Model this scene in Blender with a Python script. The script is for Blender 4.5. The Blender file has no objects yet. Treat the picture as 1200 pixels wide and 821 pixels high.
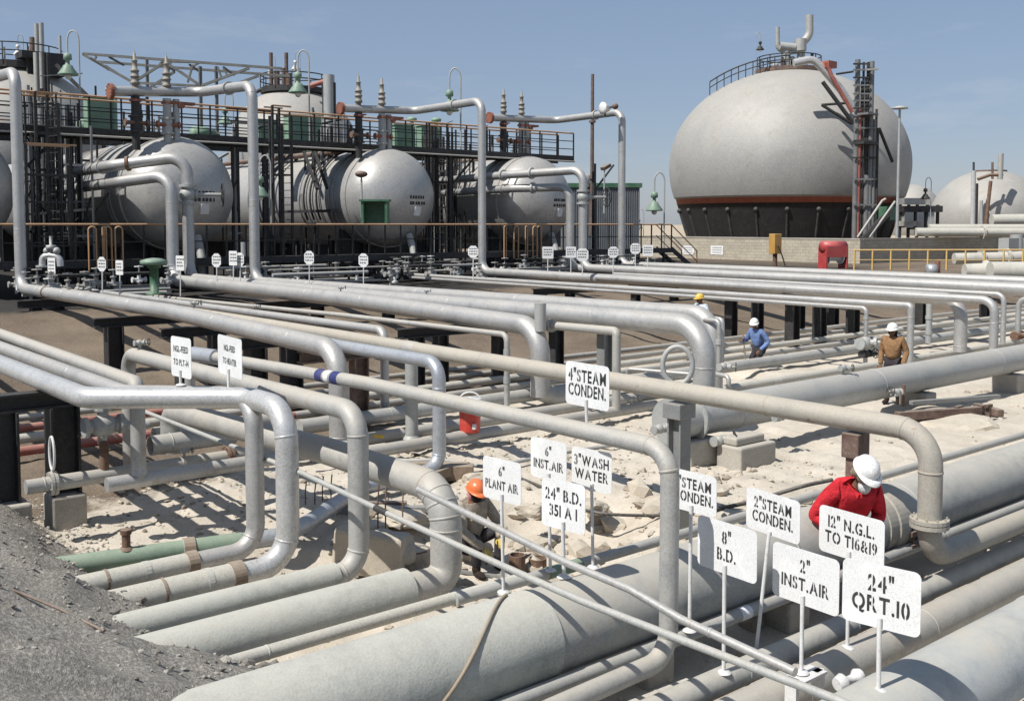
import bpy, bmesh, math, random
from mathutils import Vector, Matrix
R_ = math.radians
random.seed(7)
SC = bpy.context.scene
COL = SC.collection

# ------------------------------------------------------------------ camera, world, sun, exposure
F_PX, CX, HORIZ, PITCH, EYE, FWD = 1195.0, 600.0, 263.0, R_(3.5), 3.8, R_(50.4)
CY = HORIZ + F_PX * math.tan(PITCH)
cam_d = bpy.data.cameras.new('camera')
cam = bpy.data.objects.new('camera', cam_d); COL.objects.link(cam)
cam.location = (0, 0, EYE)
cam.rotation_euler = (R_(90) - PITCH, 0, FWD - R_(90))
cam_d.sensor_width = 36; cam_d.lens = 36 * F_PX / 1200
cam_d.shift_y = -(410.5 - CY) / 1200
cam_d.clip_start = 0.1; cam_d.clip_end = 9000
SC.camera = cam

SUN_EL, SUN_AZ = R_(53), R_(-3)           # direction the sunlight travels over the ground, from world +X
sun_d = bpy.data.lights.new('sun', 'SUN'); sun_d.energy = 5.0; sun_d.angle = R_(0.5); sun_d.color = (1.0, 0.97, 0.92)
sun = bpy.data.objects.new('sun', sun_d); COL.objects.link(sun)
_trav = Vector((math.cos(SUN_AZ) * math.cos(SUN_EL), math.sin(SUN_AZ) * math.cos(SUN_EL), -math.sin(SUN_EL)))
sun.rotation_euler = _trav.to_track_quat('-Z', 'Y').to_euler()
sun.location = (-20, 0, 40)
W = bpy.data.worlds.new('World'); SC.world = W; W.use_nodes = True
nt = W.node_tree; nt.nodes.clear()
sky = nt.nodes.new('ShaderNodeTexSky'); sky.sky_type = 'NISHITA'; sky.sun_disc = False
sky.sun_elevation = SUN_EL
_to = -_trav                               # towards the sun
sky.sun_rotation = math.atan2(_to.x, _to.y)
sky.altitude = 0; sky.air_density = 1.0; sky.dust_density = .5; sky.ozone_density = 1.2
bg = nt.nodes.new('ShaderNodeBackground'); bg.inputs['Strength'].default_value = 0.082
wo = nt.nodes.new('ShaderNodeOutputWorld')
# thin high cloud in the sky itself
wtc = nt.nodes.new('ShaderNodeTexCoord'); wmap = nt.nodes.new('ShaderNodeMapping'); wmap.inputs['Scale'].default_value = (2.2, 2.2, 9.0)
wmap.inputs['Rotation'].default_value = (0, R_(8), R_(20))
wn = nt.nodes.new('ShaderNodeTexNoise'); wn.inputs['Scale'].default_value = 2.3; wn.inputs['Detail'].default_value = 7; wn.inputs['Roughness'].default_value = .62
wr = nt.nodes.new('ShaderNodeMapRange'); wr.inputs[1].default_value = .56; wr.inputs[2].default_value = .86; wr.inputs[4].default_value = .30
wm = nt.nodes.new('ShaderNodeMixRGB'); wm.inputs['Color2'].default_value = (7.5, 7.6, 7.8, 1)
nt.links.new(wtc.outputs['Generated'], wmap.inputs['Vector']); nt.links.new(wmap.outputs[0], wn.inputs['Vector'])
nt.links.new(wn.outputs['Fac'], wr.inputs[0]); nt.links.new(wr.outputs[0], wm.inputs['Fac'])
tint = nt.nodes.new('ShaderNodeMixRGB'); tint.blend_type = 'MULTIPLY'; tint.inputs[0].default_value = 1; tint.inputs[2].default_value = (1.05, .975, 1.03, 1)
nt.links.new(sky.outputs[0], tint.inputs[1]); haz = nt.nodes.new('ShaderNodeMixRGB'); haz.inputs[0].default_value = .55; haz.inputs[2].default_value = (2.9, 3.95, 5.5, 1)
nt.links.new(tint.outputs[0], haz.inputs[1]); nt.links.new(haz.outputs[0], wm.inputs['Color1']); nt.links.new(wm.outputs[0], bg.inputs['Color'])
nt.links.new(bg.outputs[0], wo.inputs[0])
SC.view_settings.view_transform = 'Standard'; SC.view_settings.look = 'None'
SC.view_settings.exposure = 0.22; SC.view_settings.gamma = 1; SC.view_settings.use_curve_mapping = False
SC.cycles.max_bounces = 6; SC.cycles.diffuse_bounces = 3; SC.cycles.glossy_bounces = 3
SC.cycles.use_denoising = True

# ------------------------------------------------------------------ picture -> world rays (used to survey the place)
FV = Vector((math.cos(FWD), math.sin(FWD), 0)); RV = Vector((math.sin(FWD), -math.cos(FWD), 0)); UZ = Vector((0, 0, 1))
CF = FV * math.cos(PITCH) - UZ * math.sin(PITCH); CU = FV * math.sin(PITCH) + UZ * math.cos(PITCH)
C0 = Vector((0, 0, EYE))
def ray(x, y): return RV * ((x - CX) / F_PX) + CU * (-(y - CY) / F_PX) + CF
def Zp(x, y, z): d = ray(x, y); return C0 + d * ((z - EYE) / d.z)
def Dp(x, y, dep): d = ray(x, y); return C0 + d * (dep / d.dot(FV))
def proj(P): q = P - C0; f = q.dot(CF); return CX + F_PX * q.dot(RV) / f, CY - F_PX * q.dot(CU) / f
def vert(P, y):
    fw = (P - C0).dot(FV); lo, hi = -30.0, EYE + fw * math.cos(PITCH) / math.sin(PITCH) * .9
    for _ in range(60):
        m = (lo + hi) / 2
        if proj(Vector((P.x, P.y, m)))[1] > y: lo = m
        else: hi = m
    return Vector((P.x, P.y, lo))
def Axy(P, x, y): d = ray(x, y); return C0 + d * ((P.x - C0.x) / d.x)
def Bxy(P, x, y): d = ray(x, y); return C0 + d * ((P.y - C0.y) / d.y)
def alongx(P, x, D):                       # from P along D to picture column x
    k = (x - CX) / F_PX; q = P - C0; n = RV - CF * k
    return P + D * (-(q.dot(n)) / D.dot(n))
def chain(*spec):
    out = []; P = None
    for s in spec:
        k = s[0]
        if k == 'Z': P = Zp(*s[1:])
        elif k == 'D': P = Dp(*s[1:])
        elif k == 'zz': P = Zp(s[1], s[2], P.z)
        elif k == 'v': P = vert(P, s[1])
        elif k == 'h': P = Vector((P.x, P.y, s[1]))
        elif k == 'A': P = Axy(P, s[1], s[2])
        elif k == 'B': P = Bxy(P, s[1], s[2])
        elif k == 'a': P = alongx(P, s[1], Vector((0, 1, 0)))
        elif k == 'b': P = alongx(P, s[1], Vector((1, 0, 0)))
        elif k == 'X': P = Vector((s[1], P.y, P.z))
        elif k == 'Y': P = Vector((P.x, s[1], P.z))
        elif k == 'P': P = Vector(s[1])
        elif k == 'YY': P = Bxy(Vector((0, s[1], 0)), s[2], s[3])
        elif k == 'd': P = P + Vector(s[1:])
        if k != '@': out.append(P.copy())
    return out

# ------------------------------------------------------------------ materials
MATS = {}
def nodemat(name):
    m = bpy.data.materials.new(name); m.use_nodes = True; MATS[name] = m
    t = m.node_tree; b = t.nodes['Principled BSDF']
    return m, t, b
def N(t, kind, **kw):
    n = t.nodes.new(kind)
    for k, v in kw.items():
        if hasattr(n, k) and k not in n.inputs: setattr(n, k, v)
        else: n.inputs[k].default_value = v
    return n
def mixc(t, fac, a, b):
    n = t.nodes.new('ShaderNodeMixRGB')
    for s, v in ((0, fac), (1, a), (2, b)):
        if hasattr(v, 'is_linked'): t.links.new(v, n.inputs[s])
        elif s == 0: n.inputs[0].default_value = v
        else: n.inputs[s].default_value = (*v, 1)
    return n.outputs[0]
def mth(t, op, a, b=None, clamp=False):
    n = t.nodes.new('ShaderNodeMath'); n.operation = op; n.use_clamp = clamp
    for i, v in enumerate((a, b)):
        if v is None: continue
        if hasattr(v, 'is_linked'): t.links.new(v, n.inputs[i])
        else: n.inputs[i].default_value = v
    return n.outputs[0]
def rng(t, v, a, b, c=0.0, d=1.0):
    n = t.nodes.new('ShaderNodeMapRange'); t.links.new(v, n.inputs[0])
    for i, x in enumerate((a, b, c, d)): n.inputs[i + 1].default_value = x
    return n.outputs[0]
def noise(t, scale, detail=5, rough=.6, vec=None):
    n = t.nodes.new('ShaderNodeTexNoise'); n.inputs['Scale'].default_value = scale
    n.inputs['Detail'].default_value = detail; n.inputs['Roughness'].default_value = rough
    if vec is not None: t.links.new(vec, n.inputs['Vector'])
    return n.outputs['Fac']
def wpos(t): return t.nodes.new('ShaderNodeNewGeometry').outputs['Position']
def bump(t, b, h, strength, dist=.02):
    n = t.nodes.new('ShaderNodeBump'); n.inputs['Strength'].default_value = strength; n.inputs['Distance'].default_value = dist
    t.links.new(h, n.inputs['Height']); t.links.new(n.outputs[0], b.inputs['Normal'])
def paint(name, col, metallic=.0, rough=.5, dust=.0, dustc=(.41, .365, .295), rust=0.0, rustc=(.16, .06, .025), var=.18, bmp=.12, scale=1.0, dirt=.35):
    m, t, b = nodemat(name); p = wpos(t)
    n1 = noise(t, 1.7 * scale, 6, .62, p); n2 = noise(t, 9 * scale, 5, .65, p); n3 = noise(t, 60 * scale, 3, .6, p)
    v = mth(t, 'ADD', mth(t, 'MULTIPLY', n1, .6), mth(t, 'MULTIPLY', n2, .4))
    c = mixc(t, rng(t, v, .35, .68), tuple(x * (1 - var) for x in col), tuple(min(1, x * (1 + var)) for x in col))
    c = mixc(t, rng(t, n3, .42, .66, 0, .50), c, tuple(x * .50 for x in col))
    c = mixc(t, rng(t, noise(t, 24 * scale, 6, .75, p), .53, .63, 0, .40 if dust else .1), c, tuple(x * .60 + .01 for x in dustc))
    c = mixc(t, rng(t, noise(t, .9 * scale, 7, .7, p), .52, .60, 0, .35 if dust else 0), c, tuple(min(1, x * 1.16) for x in col))
    # run-off stains and grime, patchy
    c = mixc(t, rng(t, mth(t, 'MULTIPLY', n1, n2), .28, .42, 0, dirt), c, (.17, .145, .115))
    met = metallic
    if dust > 0:
        g = t.nodes.new('ShaderNodeNewGeometry'); s = t.nodes.new('ShaderNodeSeparateXYZ'); t.links.new(g.outputs['Normal'], s.inputs[0])
        up = rng(t, s.outputs['Z'], -.1, .95)
        mk = mth(t, 'MULTIPLY', mth(t, 'ADD', mth(t, 'MULTIPLY', up, .75), mth(t, 'SUBTRACT', mth(t, 'MULTIPLY', v, 1.5), .62)), dust, True)
        c = mixc(t, mk, c, dustc)
        if metallic: t.links.new(mth(t, 'MULTIPLY', mth(t, 'SUBTRACT', 1.0, mk), metallic), b.inputs['Metallic'])
        t.links.new(mth(t, 'ADD', rough, mth(t, 'MULTIPLY', mk, .35), True), b.inputs['Roughness'])
    else:
        b.inputs['Metallic'].default_value = metallic; b.inputs['Roughness'].default_value = rough
    if rust > 0:
        rn = noise(t, 3.1 * scale, 8, .7, p)
        c = mixc(t, rng(t, rn, .76 - rust * .25, .84 - rust * .25, 0, .85), c, rustc)
    t.links.new(c, b.inputs['Base Color'])
    bump(t, b, mth(t, 'ADD', n2, mth(t, 'MULTIPLY', n3, .5)), bmp, .01)
    return m
SILVER = paint('aluminium_paint', (.47, .475, .475), .55, .40, .50, rust=.2, dirt=.5)
SILVERB = paint('aluminium_paint_bright', (.60, .60, .59), .45, .33, .20, rust=.04)
DUSTY = paint('aluminium_paint_dusty', (.42, .425, .415), .40, .50, .80, rust=.32, dirt=.5)
TAN = paint('pipe_paint_tan', (.37, .355, .315), .15, .60, .70, (.42, .365, .285), rust=.5, dirt=.55)
BLUEG = paint('aluminium_paint_bluish', (.47, .50, .54), .5, .36, .25, rust=.1)
LEADG = paint('pipe_paint_lead_grey', (.40, .42, .42), .30, .52, .60, rust=.12)
COAT = paint('pipe_wrap_pale_green', (.40, .42, .385), 0, .8, .65, (.47, .44, .375), var=.3, bmp=.5, dirt=.4)
COATW = paint('pipe_wrap_cream', (.47, .465, .42), 0, .75, .35, (.47, .41, .31), var=.18, bmp=.3)
GREEN = paint('pipe_green', (.15, .235, .17), 0, .6, .45, (.38, .40, .30), var=.25)
BIGP = paint('big_line_grey', (.33, .345, .34), .12, .58, .80, (.43, .395, .33), rust=.2, var=.34, dirt=.6)
BLUEBIG = paint('big_line_blue_grey', (.27, .34, .41), .12, .58, .80, (.46, .42, .34), rust=.12, var=.34, dirt=.5)
REDP = paint('pipe_red_oxide', (.33, .085, .07), 0, .6, .55, (.42, .27, .20), var=.25)
RUST = paint('rusty_steel', (.15, .075, .045), .2, .8, .35, var=.4, rust=.3)
RUSTRED = paint('red_oxide_flange', (.25, .08, .045), .0, .65, .2, var=.3)
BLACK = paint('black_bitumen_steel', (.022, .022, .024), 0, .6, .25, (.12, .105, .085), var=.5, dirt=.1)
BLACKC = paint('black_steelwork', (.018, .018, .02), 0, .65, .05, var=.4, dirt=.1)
STEEL = paint('grey_steel_profile', (.27, .28, .28), .35, .5, .35, rust=.2)
BROWN = paint('brown_steel', (.11, .06, .045), 0, .65, .4, var=.35)
WHITE = paint('white_sign_enamel', (.76, .765, .76), 0, .42, .12, (.6, .55, .46), rust=.16, rustc=(.45, .33, .22), var=.07, bmp=.06, dirt=.22, scale=3)
WPOST = paint('white_post_paint', (.70, .70, .69), 0, .5, .25, rust=.35, var=.1, scale=4)
INK = paint('black_stencil_paint', (.035, .035, .037), 0, .65, var=.6, dirt=0, rust=.30, rustc=(.30, .30, .29), scale=9)
INKF = paint('faded_stencil_paint', (.16, .16, .16), 0, .7, var=.4, dirt=0)
HANDR = paint('handrail_orange', (.52, .29, .14), 0, .55, .3, var=.25, rust=.2)
HANDY = paint('handrail_yellow', (.62, .40, .12), 0, .55, .3, var=.2)
LAMPG = paint('lamp_green', (.16, .28, .20), 0, .5, .3, var=.25)
BOXG = paint('box_green', (.20, .34, .23), 0, .55, .25, var=.25)
DKGRN = paint('dark_green_paint', (.025, .12, .06), 0, .5, .2, var=.3)
REDH = paint('hose_box_red', (.42, .035, .04), 0, .4, .3, (.5, .3, .25), var=.15)
ORANGE = paint('orange_box_paint', (.50, .27, .06), 0, .5, .2, var=.15)
TANKS = paint('vessel_silver', (.47, .465, .455), .42, .38, .45, (.40, .36, .29), var=.14, scale=.35, rust=.0)
SPHERE = paint('spheroid_paint', (.36, .355, .34), .22, .62, .40, (.40, .36, .29), var=.10, scale=.22)
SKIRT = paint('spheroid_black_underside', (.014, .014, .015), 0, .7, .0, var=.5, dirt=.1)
BANDR = paint('spheroid_red_band', (.36, .095, .055), 0, .6, .2)
CONC = paint('concrete', (.40, .375, .33), 0, .9, .4, (.46, .41, .33), var=.2, bmp=.5)
SHEETM = paint('grey_sheet_cladding', (.15, .165, .18), .1, .6, .15)
BLKBAND = paint('blue_tape', (.03, .04, .16), 0, .5, var=.2)
WHBAND = paint('white_tape', (.8, .8, .8), 0, .5, var=.05)
RUBBER = paint('black_cable_sheath', (.018, .018, .02), 0, .5, .3)
WOOD = paint('weathered_timber', (.20, .135, .09), 0, .85, .5, var=.35, bmp=.5)
YELL = paint('yellow_paint', (.65, .43, .04), 0, .5)
REDC = paint('cooler_red', (.62, .05, .035), 0, .35, .15, var=.06)
WPL = paint('cooler_white', (.78, .77, .74), 0, .4, .2, var=.05)

# ------------------------------------------------------------------ mesh helpers
class MB:
    def __init__(self): self.v = []; self.f = []; self.m = []; self.s = []
    def add(self, vs, fs, smooth=False, mi=0):
        o = len(self.v); self.v += [Vector(x) for x in vs]
        for f in fs: self.f.append([i + o for i in f]); self.m.append(mi); self.s.append(smooth)
        return self
    def box(self, c, size, rot=None, mi=0):
        c = Vector(c); sx, sy, sz = (Vector(size) / 2)
        vs = [Vector((x, y, z)) for x in (-sx, sx) for y in (-sy, sy) for z in (-sz, sz)]
        if rot is not None: vs = [rot @ q for q in vs]
        return self.add([q + c for q in vs], [(0, 1, 3, 2), (4, 6, 7, 5), (0, 4, 5, 1), (2, 3, 7, 6), (0, 2, 6, 4), (1, 5, 7, 3)], False, mi)
    def bar(self, p, q, w, h=None, mi=0, up=UZ):
        p = Vector(p); q = Vector(q); h = h or w; d = (q - p)
        if d.length < 1e-6: return self
        L = d.length; d.normalize(); s = d.cross(up)
        if s.length < 1e-4: s = d.cross(Vector((1, 0, 0)))
        s.normalize(); u = s.cross(d)
        return self.box((p + q) / 2, (L, w, h), Matrix((d, s, u)).transposed(), mi)
    def tube(self, path, r, seg=16, caps=True, mi=0, smooth=True):
        path = [Vector(p) for p in path]; n = len(path)
        rs = r if isinstance(r, (list, tuple)) else [r] * n
        T = []
        for i in range(n):
            a = path[max(i - 1, 0)]; b = path[min(i + 1, n - 1)]; T.append((b - a).normalized())
        ref = UZ if abs(T[0].z) < .9 else Vector((1, 0, 0))
        u = (ref - T[0] * ref.dot(T[0])).normalized(); vs = []
        for i in range(n):
            if i: u = (u - T[i] * u.dot(T[i])).normalized()
            w = T[i].cross(u)
            for k in range(seg):
                a = 2 * math.pi * k / seg; vs.append(path[i] + (u * math.cos(a) + w * math.sin(a)) * rs[i])
        fs = [(i * seg + k, i * seg + (k + 1) % seg, (i + 1) * seg + (k + 1) % seg, (i + 1) * seg + k) for i in range(n - 1) for k in range(seg)]
        self.add(vs, fs, smooth, mi)
        if caps:
            self.add(vs[:seg], [tuple(range(seg))[::-1]], False, mi); self.add(vs[-seg:], [tuple(range(seg))], False, mi)
        return self
    def lathe(self, o, d, prof, seg=20, mi=0, smooth=True, caps=True):
        o = Vector(o); d = Vector(d).normalized()
        ref = UZ if abs(d.z) < .9 else Vector((1, 0, 0)); u = (ref - d * ref.dot(d)).normalized(); w = d.cross(u); vs = []
        for t, r in prof:
            for k in range(seg):
                a = 2 * math.pi * k / seg; vs.append(o + d * t + (u * math.cos(a) + w * math.sin(a)) * max(r, 1e-4))
        n = len(prof)
        fs = [(i * seg + k, i * seg + (k + 1) % seg, (i + 1) * seg + (k + 1) % seg, (i + 1) * seg + k) for i in range(n - 1) for k in range(seg)]
        self.add(vs, fs, smooth, mi)
        if caps:
            self.add(vs[:seg], [tuple(range(seg))[::-1]], False, mi); self.add(vs[-seg:], [tuple(range(seg))], False, mi)
        return self
    def ball(self, c, r, seg=16, rings=10, sc=(1, 1, 1), mi=0, rot=None):
        c = Vector(c); vs = []
        for i in range(rings + 1):
            th = math.pi * i / rings
            for k in range(seg):
                a = 2 * math.pi * k / seg
                q = Vector((math.sin(th) * math.cos(a) * sc[0], math.sin(th) * math.sin(a) * sc[1], math.cos(th) * sc[2])) * r
                if rot is not None: q = rot @ q
                vs.append(c + q)
        fs = [(i * seg + k, (i + 1) * seg + k, (i + 1) * seg + (k + 1) % seg, i * seg + (k + 1) % seg) for i in range(rings) for k in range(seg)]
        return self.add(vs, fs, True, mi)
    def build(self, name, mats, parent=None, origin=None, hard=None):
        if not isinstance(mats, (list, tuple)): mats = [mats]
        if parent is not None: origin = world_origin(parent)
        elif origin is None:
            lo = Vector((min(q.x for q in self.v), min(q.y for q in self.v), min(q.z for q in self.v)))
            hi = Vector((max(q.x for q in self.v), max(q.y for q in self.v), max(q.z for q in self.v)))
            origin = Vector(((lo.x + hi.x) / 2, (lo.y + hi.y) / 2, lo.z))
        origin = Vector(origin)
        me = bpy.data.meshes.new(name)
        me.from_pydata([tuple(q - origin) for q in self.v], [], self.f)
        for m in mats: me.materials.append(m)
        me.polygons.foreach_set('material_index', self.m); me.polygons.foreach_set('use_smooth', self.s); me.update()
        o = bpy.data.objects.new(name, me); COL.objects.link(o); o['wo'] = tuple(origin)
        if parent is None: o.location = origin
        else: o.parent = parent
        if hard:
            md = o.modifiers.new('bevel', 'BEVEL'); md.width = hard; md.segments = 2; md.limit_method = 'ANGLE'; md.angle_limit = R_(40)
        return o
def world_origin(o): return Vector(o['wo'])
def empty(name, loc):
    o = bpy.data.objects.new(name, None); COL.objects.link(o); o.location = loc; o['wo'] = tuple(Vector(loc)); o.empty_display_size = .2
    return o
def tag(o, label, cat, group=None, kind=None):
    if label: o['label'] = label
    if cat: o['category'] = cat
    if group: o['group'] = group
    if kind: o['kind'] = kind
    return o
def copy_tree(o, loc, label=None):
    def cp(s, par):
        c = s.copy(); COL.objects.link(c)
        if par is not None: c.parent = par
        for ch in s.children: cp(ch, c)
        return c
    c = cp(o, None); c.location = loc
    if label: c['label'] = label
    return c
def fillet(pts, R, n=9):
    pts = [Vector(p) for p in pts]; out = [pts[0]]; RL = R if isinstance(R, list) else [R] * len(pts)
    for i in range(1, len(pts) - 1):
        a, b, c = pts[i - 1], pts[i], pts[i + 1]; d1 = (a - b); d2 = (c - b); l1, l2 = d1.length, d2.length
        if l1 < 1e-5 or l2 < 1e-5: continue
        d1.normalize(); d2.normalize(); ang = d1.angle(d2)
        if ang > math.pi - .02: out.append(b); continue
        R = RL[i - 1]
        t = min(R / math.tan(ang / 2), l1 * .49 if i > 1 else l1 * .95, l2 * .49 if i < len(pts) - 2 else l2 * .95); r = t * math.tan(ang / 2)
        bis = (d1 + d2).normalized(); cen = b + bis * (r / math.sin(ang / 2))
        s, e = b + d1 * t - cen, b + d2 * t - cen; tot = s.angle(e); ax = s.cross(e).normalized()
        k = max(3, int(n * tot / 1.6) + 2)
        for j in range(k + 1): out.append(cen + Matrix.Rotation(tot * j / k, 3, ax) @ s)
    out.append(pts[-1]); return out
def nearest(path, px, py):
    best = None
    for i in range(len(path) - 1):
        a, b = path[i], path[i + 1]
        nn = max(12, min(1500, int((b - a).length * 40)))
        for k in range(nn + 1):
            P = a + (b - a) * (k / nn)
            if (P - C0).dot(CF) < .2: continue
            x, y = proj(P); e = (x - px) ** 2 + (y - py) ** 2
            if best is None or e < best[0]: best = (e, P.copy(), (b - a).normalized())
    return best[1], best[2]
def flange_mb(P, d, r, t=.05, seg=22, bolts=10):
    m = MB(); m.lathe(P - d * t, d, [(0, r * 1.1), (0, r * 1.62), (t * .9, r * 1.62), (t * .92, r * 1.2), (t * 1.08, r * 1.2), (t * 1.1, r * 1.62), (t * 2, r * 1.62), (t * 2, r * 1.1)], seg, smooth=False)
    ref = UZ if abs(d.z) < .9 else Vector((1, 0, 0)); u = (ref - d * ref.dot(d)).normalized(); w = d.cross(u)
    for k in range(bolts):
        a = 2 * math.pi * (k + .5) / bolts; c = P + (u * math.cos(a) + w * math.sin(a)) * r * 1.4
        m.tube([c - d * t * 1.5, c + d * t * 1.5], max(.008, r * .085), 6)
    return m
PIPES = {}; ROOTS = {}
def pipe(key, label, pts, r, mat, bend=1.5, rings=(), flanges=(), sections=(), collars=(), seg=None, group=None, extra=None, name='pipe', cat='pipe', open_end=False):
    path = fillet(pts, [b * 2 * r for b in bend] if isinstance(bend, list) else bend * 2 * r); seg = seg or (28 if r > .1 else 18)
    base = Vector(min(path, key=lambda q: q.z)); PIPES[key] = (path, r)
    body = MB().tube(path, r, seg, caps=not open_end)
    if open_end:
        inner = MB().tube(path, r * .92, seg, caps=False); body.add(inner.v, [f[::-1] for f in inner.f], True)
        n = len(inner.v)
        for e in (0, n - seg):
            body.add([body.v[e + k] for k in range(seg)] + [inner.v[e + k] for k in range(seg)], [(k, (k + 1) % seg, seg + (k + 1) % seg, seg + k) for k in range(seg)])
    rr = random.Random(key); auto = []
    if r > .05 and not open_end:
        for a_, b_ in zip(pts, pts[1:]):
            a_, b_ = Vector(a_), Vector(b_); L = min((b_ - a_).length, 46); u_ = rr.uniform(1.2, 3.5)
            while u_ < L - .8 and len(auto) < 9:
                q = a_ + (b_ - a_).normalized() * u_
                if (q - C0).length < 38: auto.append((q, (b_ - a_).normalized()))
                u_ += rr.uniform(3.2, 6.5)
    if not (rings or flanges or sections or collars or extra or auto):
        o = body.build(name, mat, None, base); tag(o, label, cat, group); return o
    root = empty(name, base); tag(root, label, cat, group); ROOTS[key] = root
    body.build('pipe_body', mat, root)
    for a in rings:
        P, d = nearest(path, *a); MB().lathe(P - d * .012, d, [(0, r), (.004, r * 1.012 + .004), (.020, r * 1.012 + .004), (.024, r)], seg).build('weld_ring', mat, root)
    for P, d in auto: MB().lathe(P - d * .012, d, [(0, r), (.004, r * 1.01 + .003), (.018, r * 1.01 + .003), (.022, r)], seg).build('weld_ring', mat, root)
    for a in flanges:
        P, d = nearest(path, a[0], a[1]); flange_mb(P, d, r, .03 + r * .12).build('flange', a[2] if len(a) > 2 else mat, root)
    for (x0, y0, x1, y1, k, m, nm) in sections:       # a wrapped or painted length of the pipe
        P, d = nearest(path, x0, y0); Q, _ = nearest(path, x1, y1)
        line = [P, Q]
        MB().tube(line, r * k, seg).build(nm, m, root)
    for (x, y, w, k, m, nm) in collars:
        P, d = nearest(path, x, y); MB().lathe(P - d * w / 2, d, [(0, r), (0, r * k), (w, r * k), (w, r)], seg, smooth=False).build(nm, m, root)
    if extra: extra(root, path, r)
    return root
def hmap(x, y):                                        # height of the ground
    h = 0.0
    if y > 22.4: h = 1.3 * min(1, (y - 22.4) / 7.5)
    if 2.5 < y < 5.4: h -= .30 * min(1, (y - 2.5) / .8, (5.4 - y) / .5) * min(1, max(0, (x - 3) / 1.5))
    if 6.9 < y < 10.9 and x < 10: h -= .20 * min(1, (y - 6.9) / .8, (10.9 - y) / .6, max(0, (10 - x) / 1.5))
    d = math.hypot((x - 8.0) / 2.2, (y - 9.7) / 1.6)
    if d < 1: h -= .28 * min(1, (1 - d) / .35)
    e2 = math.hypot(x - 20.5, y - 16.75)
    if e2 < 1.2: h -= .22 * min(1, (1.2 - e2) * 2)
    e = 3.40 + .30 * min(1, max(0, (10.9 - y) / 1.5)) + .12 * min(1, max(0, (8 - y) / 1.8)) + .10 * math.sin(y * 2.1) + .08 * math.sin(y * 5.3 + 1) + .05 * math.sin(y * 12.7) + .03 * math.sin(y * 23 + 2)
    if x < e:
        t = e - x; h = max(h, min(1.95, h + min(.32, t * .95) + max(0, t - .337) * .50))
    return h
# ------------------------------------------------------------------ ground
from mathutils import noise as mn
def axis_vals(lo, hi, st, far):
    a = [lo + st * i for i in range(int((hi - lo) / st) + 1)]
    s = st; x = a[-1]; up = []
    while x < far: s *= 1.32; x += s; up.append(x)
    s = st; x = a[0]; dn = []
    while x > -far: s *= 1.32; x -= s; dn.append(x)
    return dn[::-1] + a + up
def ground_z(x, y):
    z = hmap(x, y)
    near = 1.0 if x * x + y * y < 1500 else .4
    if abs(x) < 200 and abs(y) < 200:
        a = mn.noise(Vector((x * .55, y * .55, 1.3))); b = mn.noise(Vector((x * 2.1, y * 2.1, 5))); c = mn.noise(Vector((x * 6.5, y * 6.5, 9)))
        rough = 1.0
        if 3 < x < 16 and 6.5 < y < 15: rough = 1.9
        dd = mn.noise(Vector((x * 15, y * 15, 3)))
        z += near * (.06 * a + .035 * b * rough + .024 * c * rough + .010 * dd * rough)
        if x < 3.4 and y > 2: z += (.06 * b + .03 * c) * min(1, (3.4 - x) * 2)
    return z
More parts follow.
